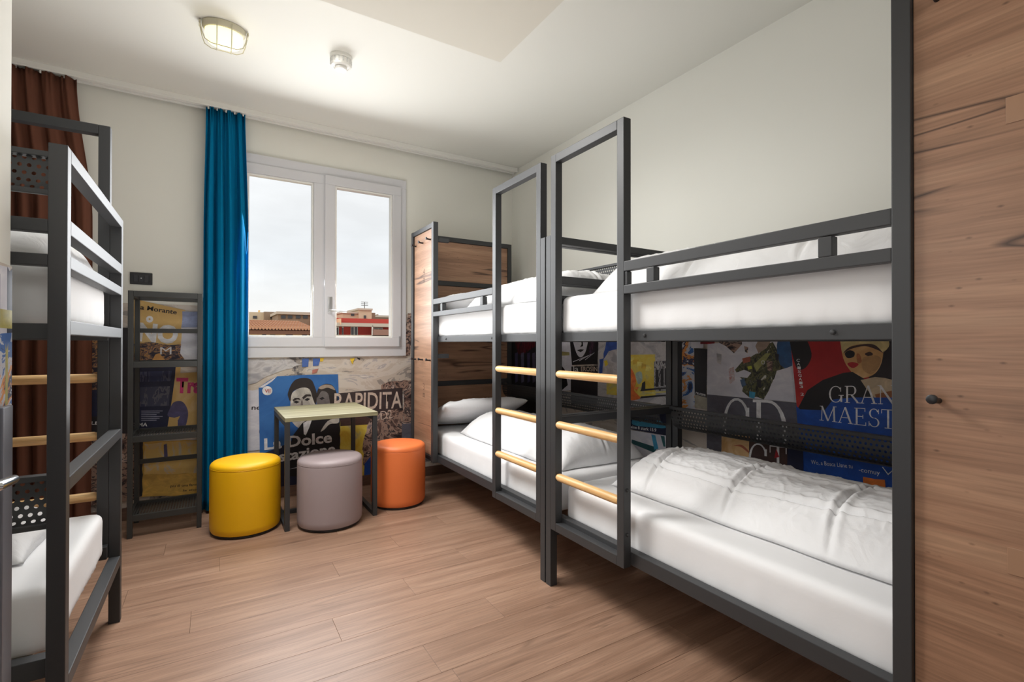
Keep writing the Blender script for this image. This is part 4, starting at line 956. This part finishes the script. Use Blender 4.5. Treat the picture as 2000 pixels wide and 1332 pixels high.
# ------------------------------------------------------------------ the town outside
gnd = tag(MB().box(-80, 120, 9, 160, -14.5, -14).build('street_ground', mat('street', (120, 116, 110), .9)), 'street far below the window', kind='structure')
def town(name, Y, x, label, cat='building', grp='rooftops outside the window'):
    p = at(x, 660, 1, Y); return empty(name, (p.x, Y, 0), label=label, cat=cat, group=grp)
def blk(root, nm, x0, x1, y0, y1, depth, m, dy=0, zb=None, bev=0, par=None):
    """front face spans the photograph's rectangle at the building's distance"""
    Y = root.location.y + dy; a_ = at(x0, y1, 1, Y); c_ = at(x1, y0, 1, Y); z0 = a_.z if zb is None else zb
    b = MB().box(a_.x-root.location.x, c_.x-root.location.x, dy, dy+depth, z0, c_.z, bev); return b.build(nm, m, par or root)
m_och = mat('ochre_render', (240, 206, 146), .9); m_redr = mat('red_render', (188, 72, 62), .9); m_crm = mat('cream_render', (214, 196, 168), .9)
m_tile = mat('terracotta', (190, 140, 108), .85); m_conc = mat('concrete', (196, 184, 168), .9); m_dwin = mat('dark_pane', (62, 62, 66), .2); m_wwin = mat('white_joinery', (226, 222, 214), .6)
m_brn = mat('old_plaster', (150, 128, 108), .9)
# left: tiled roof over an ochre front
h1 = town('apartment_house', 30, 545, 'ochre house with a terracotta tiled roof, seen in the left window leaf')
blk(h1, 'wall', 380, 618, 640, 700, 8, m_och, .5, -14)
Yr = 30
e0, e1 = at(392, 641, 1, Yr), at(616, 641, 1, Yr); r0_ = at(392, 627, 1, Yr+7); zE, zR = e0.z, at(500, 626, 1, Yr+7).z
b = MB(); hx_ = h1.location.x
b.bm.faces.new([b.bm.verts.new(q) for q in ((e0.x-hx_, -.3, zE-.06), (e1.x-hx_, -.3, zE-.06), (e1.x-hx_, 7, zR-.06), (e0.x-hx_, 7, zR-.06))])
b.box(e0.x-hx_, e1.x-hx_, -.3, .5, zE-.28, zE-.07)
b.build('roof', mat('tile_bed', (120, 84, 66), .9), h1)
b = MB(); nt_ = 34; stp = (e1.x-e0.x)/nt_
for i in range(nt_):
    xq = e0.x-hx_+(i+.5)*stp
    for k in range(7):
        f0, f1 = k/7, (k+1)/7+.02
        b.tube([(xq, -.4+7.4*f0, zE+(zR-zE)*f0+.03), (xq, -.4+7.4*f1, zE+(zR-zE)*f1-.02)], [stp*.44, stp*.38], 8)
tag(b.build('roof_tiles', m_tile, h1), kind='stuff')
for i, (x0, x1) in enumerate(((398, 412), (430, 442), (458, 468), (512, 520), (528, 538), (558, 572))): blk(h1, 'window', x0, x1, 646, 668, .08, m_dwin if i % 2 else mat('shutter', (150, 132, 96), .8), .46)
blk(h1, 'window', 590, 600, 644, 668, .08, m_dwin, .46); blk(h1, 'window', 604, 610, 645, 668, .08, m_dwin, .46)
h2 = town('dormer_house', 39, 575, 'low brown house with a row of dark attic windows above the tiled roof')
blk(h2, 'wall', 543, 616, 613, 640, 4.2, m_brn, 0, -14); blk(h2, 'roof', 540, 618, 610.5, 613.2, 4.6, m_conc, -.2)
for x0 in (549, 562, 578, 592): blk(h2, 'window', x0, x0+9, 616, 622, .1, m_dwin, -.06)
h3 = town('cream_house', 44, 510, 'cream flat-roofed house behind the tiled roof, next to the blue curtain')
blk(h3, 'wall', 400, 545, 611, 640, 6, m_crm, 0, -14); blk(h3, 'tower', 516, 543, 609.5, 640, 4, m_brn, -.5, -14)
blk(h3, 'window', 528, 533, 616, 622, .1, m_dwin, -.56); blk(h3, 'window', 494, 502, 617, 622, .1, m_dwin, -.06); blk(h3, 'chimney', 505, 508, 606, 612, .6, m_och, .5)
# right: red block with terrace and penthouse
h4 = town('red_apartment_block', 34, 700, 'red apartment block with white balcony slab and penthouse, seen in the right window leaf')
blk(h4, 'wall', 636, 775, 624, 700, 4.8, m_redr, 0, -14)
blk(h4, 'balcony_slab', 630, 775, 632.5, 636.2, 1.0, m_conc, -1.0); blk(h4, 'balcony_slab', 630, 775, 655, 658, 1.0, m_conc, -1.0)
blk(h4, 'parapet', 664, 666.5, 622, 634, 1.1, mat('bright_render', (236, 196, 160), .9), -1.05)
for x0, x1, y0 in ((648, 662, 638), (668, 671, 638), (685, 699, 637), (730, 748, 640)):
    f = blk(h4, 'window_frame', x0, x1, y0, 656, .1, m_wwin, -.07)
    for k in range(2): blk(h4, 'pane', x0+1.2+k*(x1-x0)/2, x0-1.2+(k+1)*(x1-x0)/2, y0+2, 656, .06, m_dwin, -.11, par=f)
blk(h4, 'balcony_post', 727, 728.6, 636, 656, .2, m_wwin, -1.0); blk(h4, 'balcony_rail', 728, 775, 644, 656, .08, mat('rail_panel', (150, 112, 96), .7), -1.0)
blk(h4, 'penthouse', 669, 702, 611, 626, 3, m_crm, 1.6); blk(h4, 'roof_slab', 667, 703, 609.5, 611.5, 3.4, m_conc, 1.4)
blk(h4, 'window', 686, 692, 612.5, 617, .1, m_dwin, 1.54)
blk(h4, 'stair_tower', 701, 726, 605, 626, 3.2, m_crm, 1.3); blk(h4, 'roof_slab', 699.5, 728, 602.8, 605.2, 3.6, m_conc, 1.1)
blk(h4, 'window', 711, 715, 616, 622, .1, m_dwin, 1.24); blk(h4, 'lift_hut', 726, 733, 611, 626, 2.6, m_brn, 1.8)
b = MB(); p = at(712, 603, 1, 36.4); q = at(712, 590, 1, 36.4); hx_ = h4.location.x
b.tube([(p.x-hx_, 2.4, p.z), (p.x-hx_, 2.4, q.z)], .03, 6)
for k in range(3): zz = q.z-.12*k; b.tube([(p.x-hx_-.25, 2.4, zz), (p.x-hx_+.25, 2.4, zz)], .02, 5)
b.build('aerial', mat('aerial_grey', (130, 130, 130), .5, metal=.5), h4)
h5 = town('distant_house', 55, 745, 'grey-roofed house behind the red block at the window edge')
blk(h5, 'wall', 733, 790, 619, 640, 6, m_brn, 0, -14); blk(h5, 'roof', 731, 792, 617.3, 619.3, 6.4, m_conc, -.2); blk(h5, 'chimney', 737, 739, 614, 618, .8, m_brn, 1)
h6 = town('green_house', 60, 650, 'small grey-green house beside the red block, next to the window handle')
blk(h6, 'wall', 632, 665, 616, 640, 6, mat('grey_green', (128, 132, 124), .9), 0, -14); blk(h6, 'roof', 630, 667, 614.5, 616.5, 6.4, m_conc, -.2)
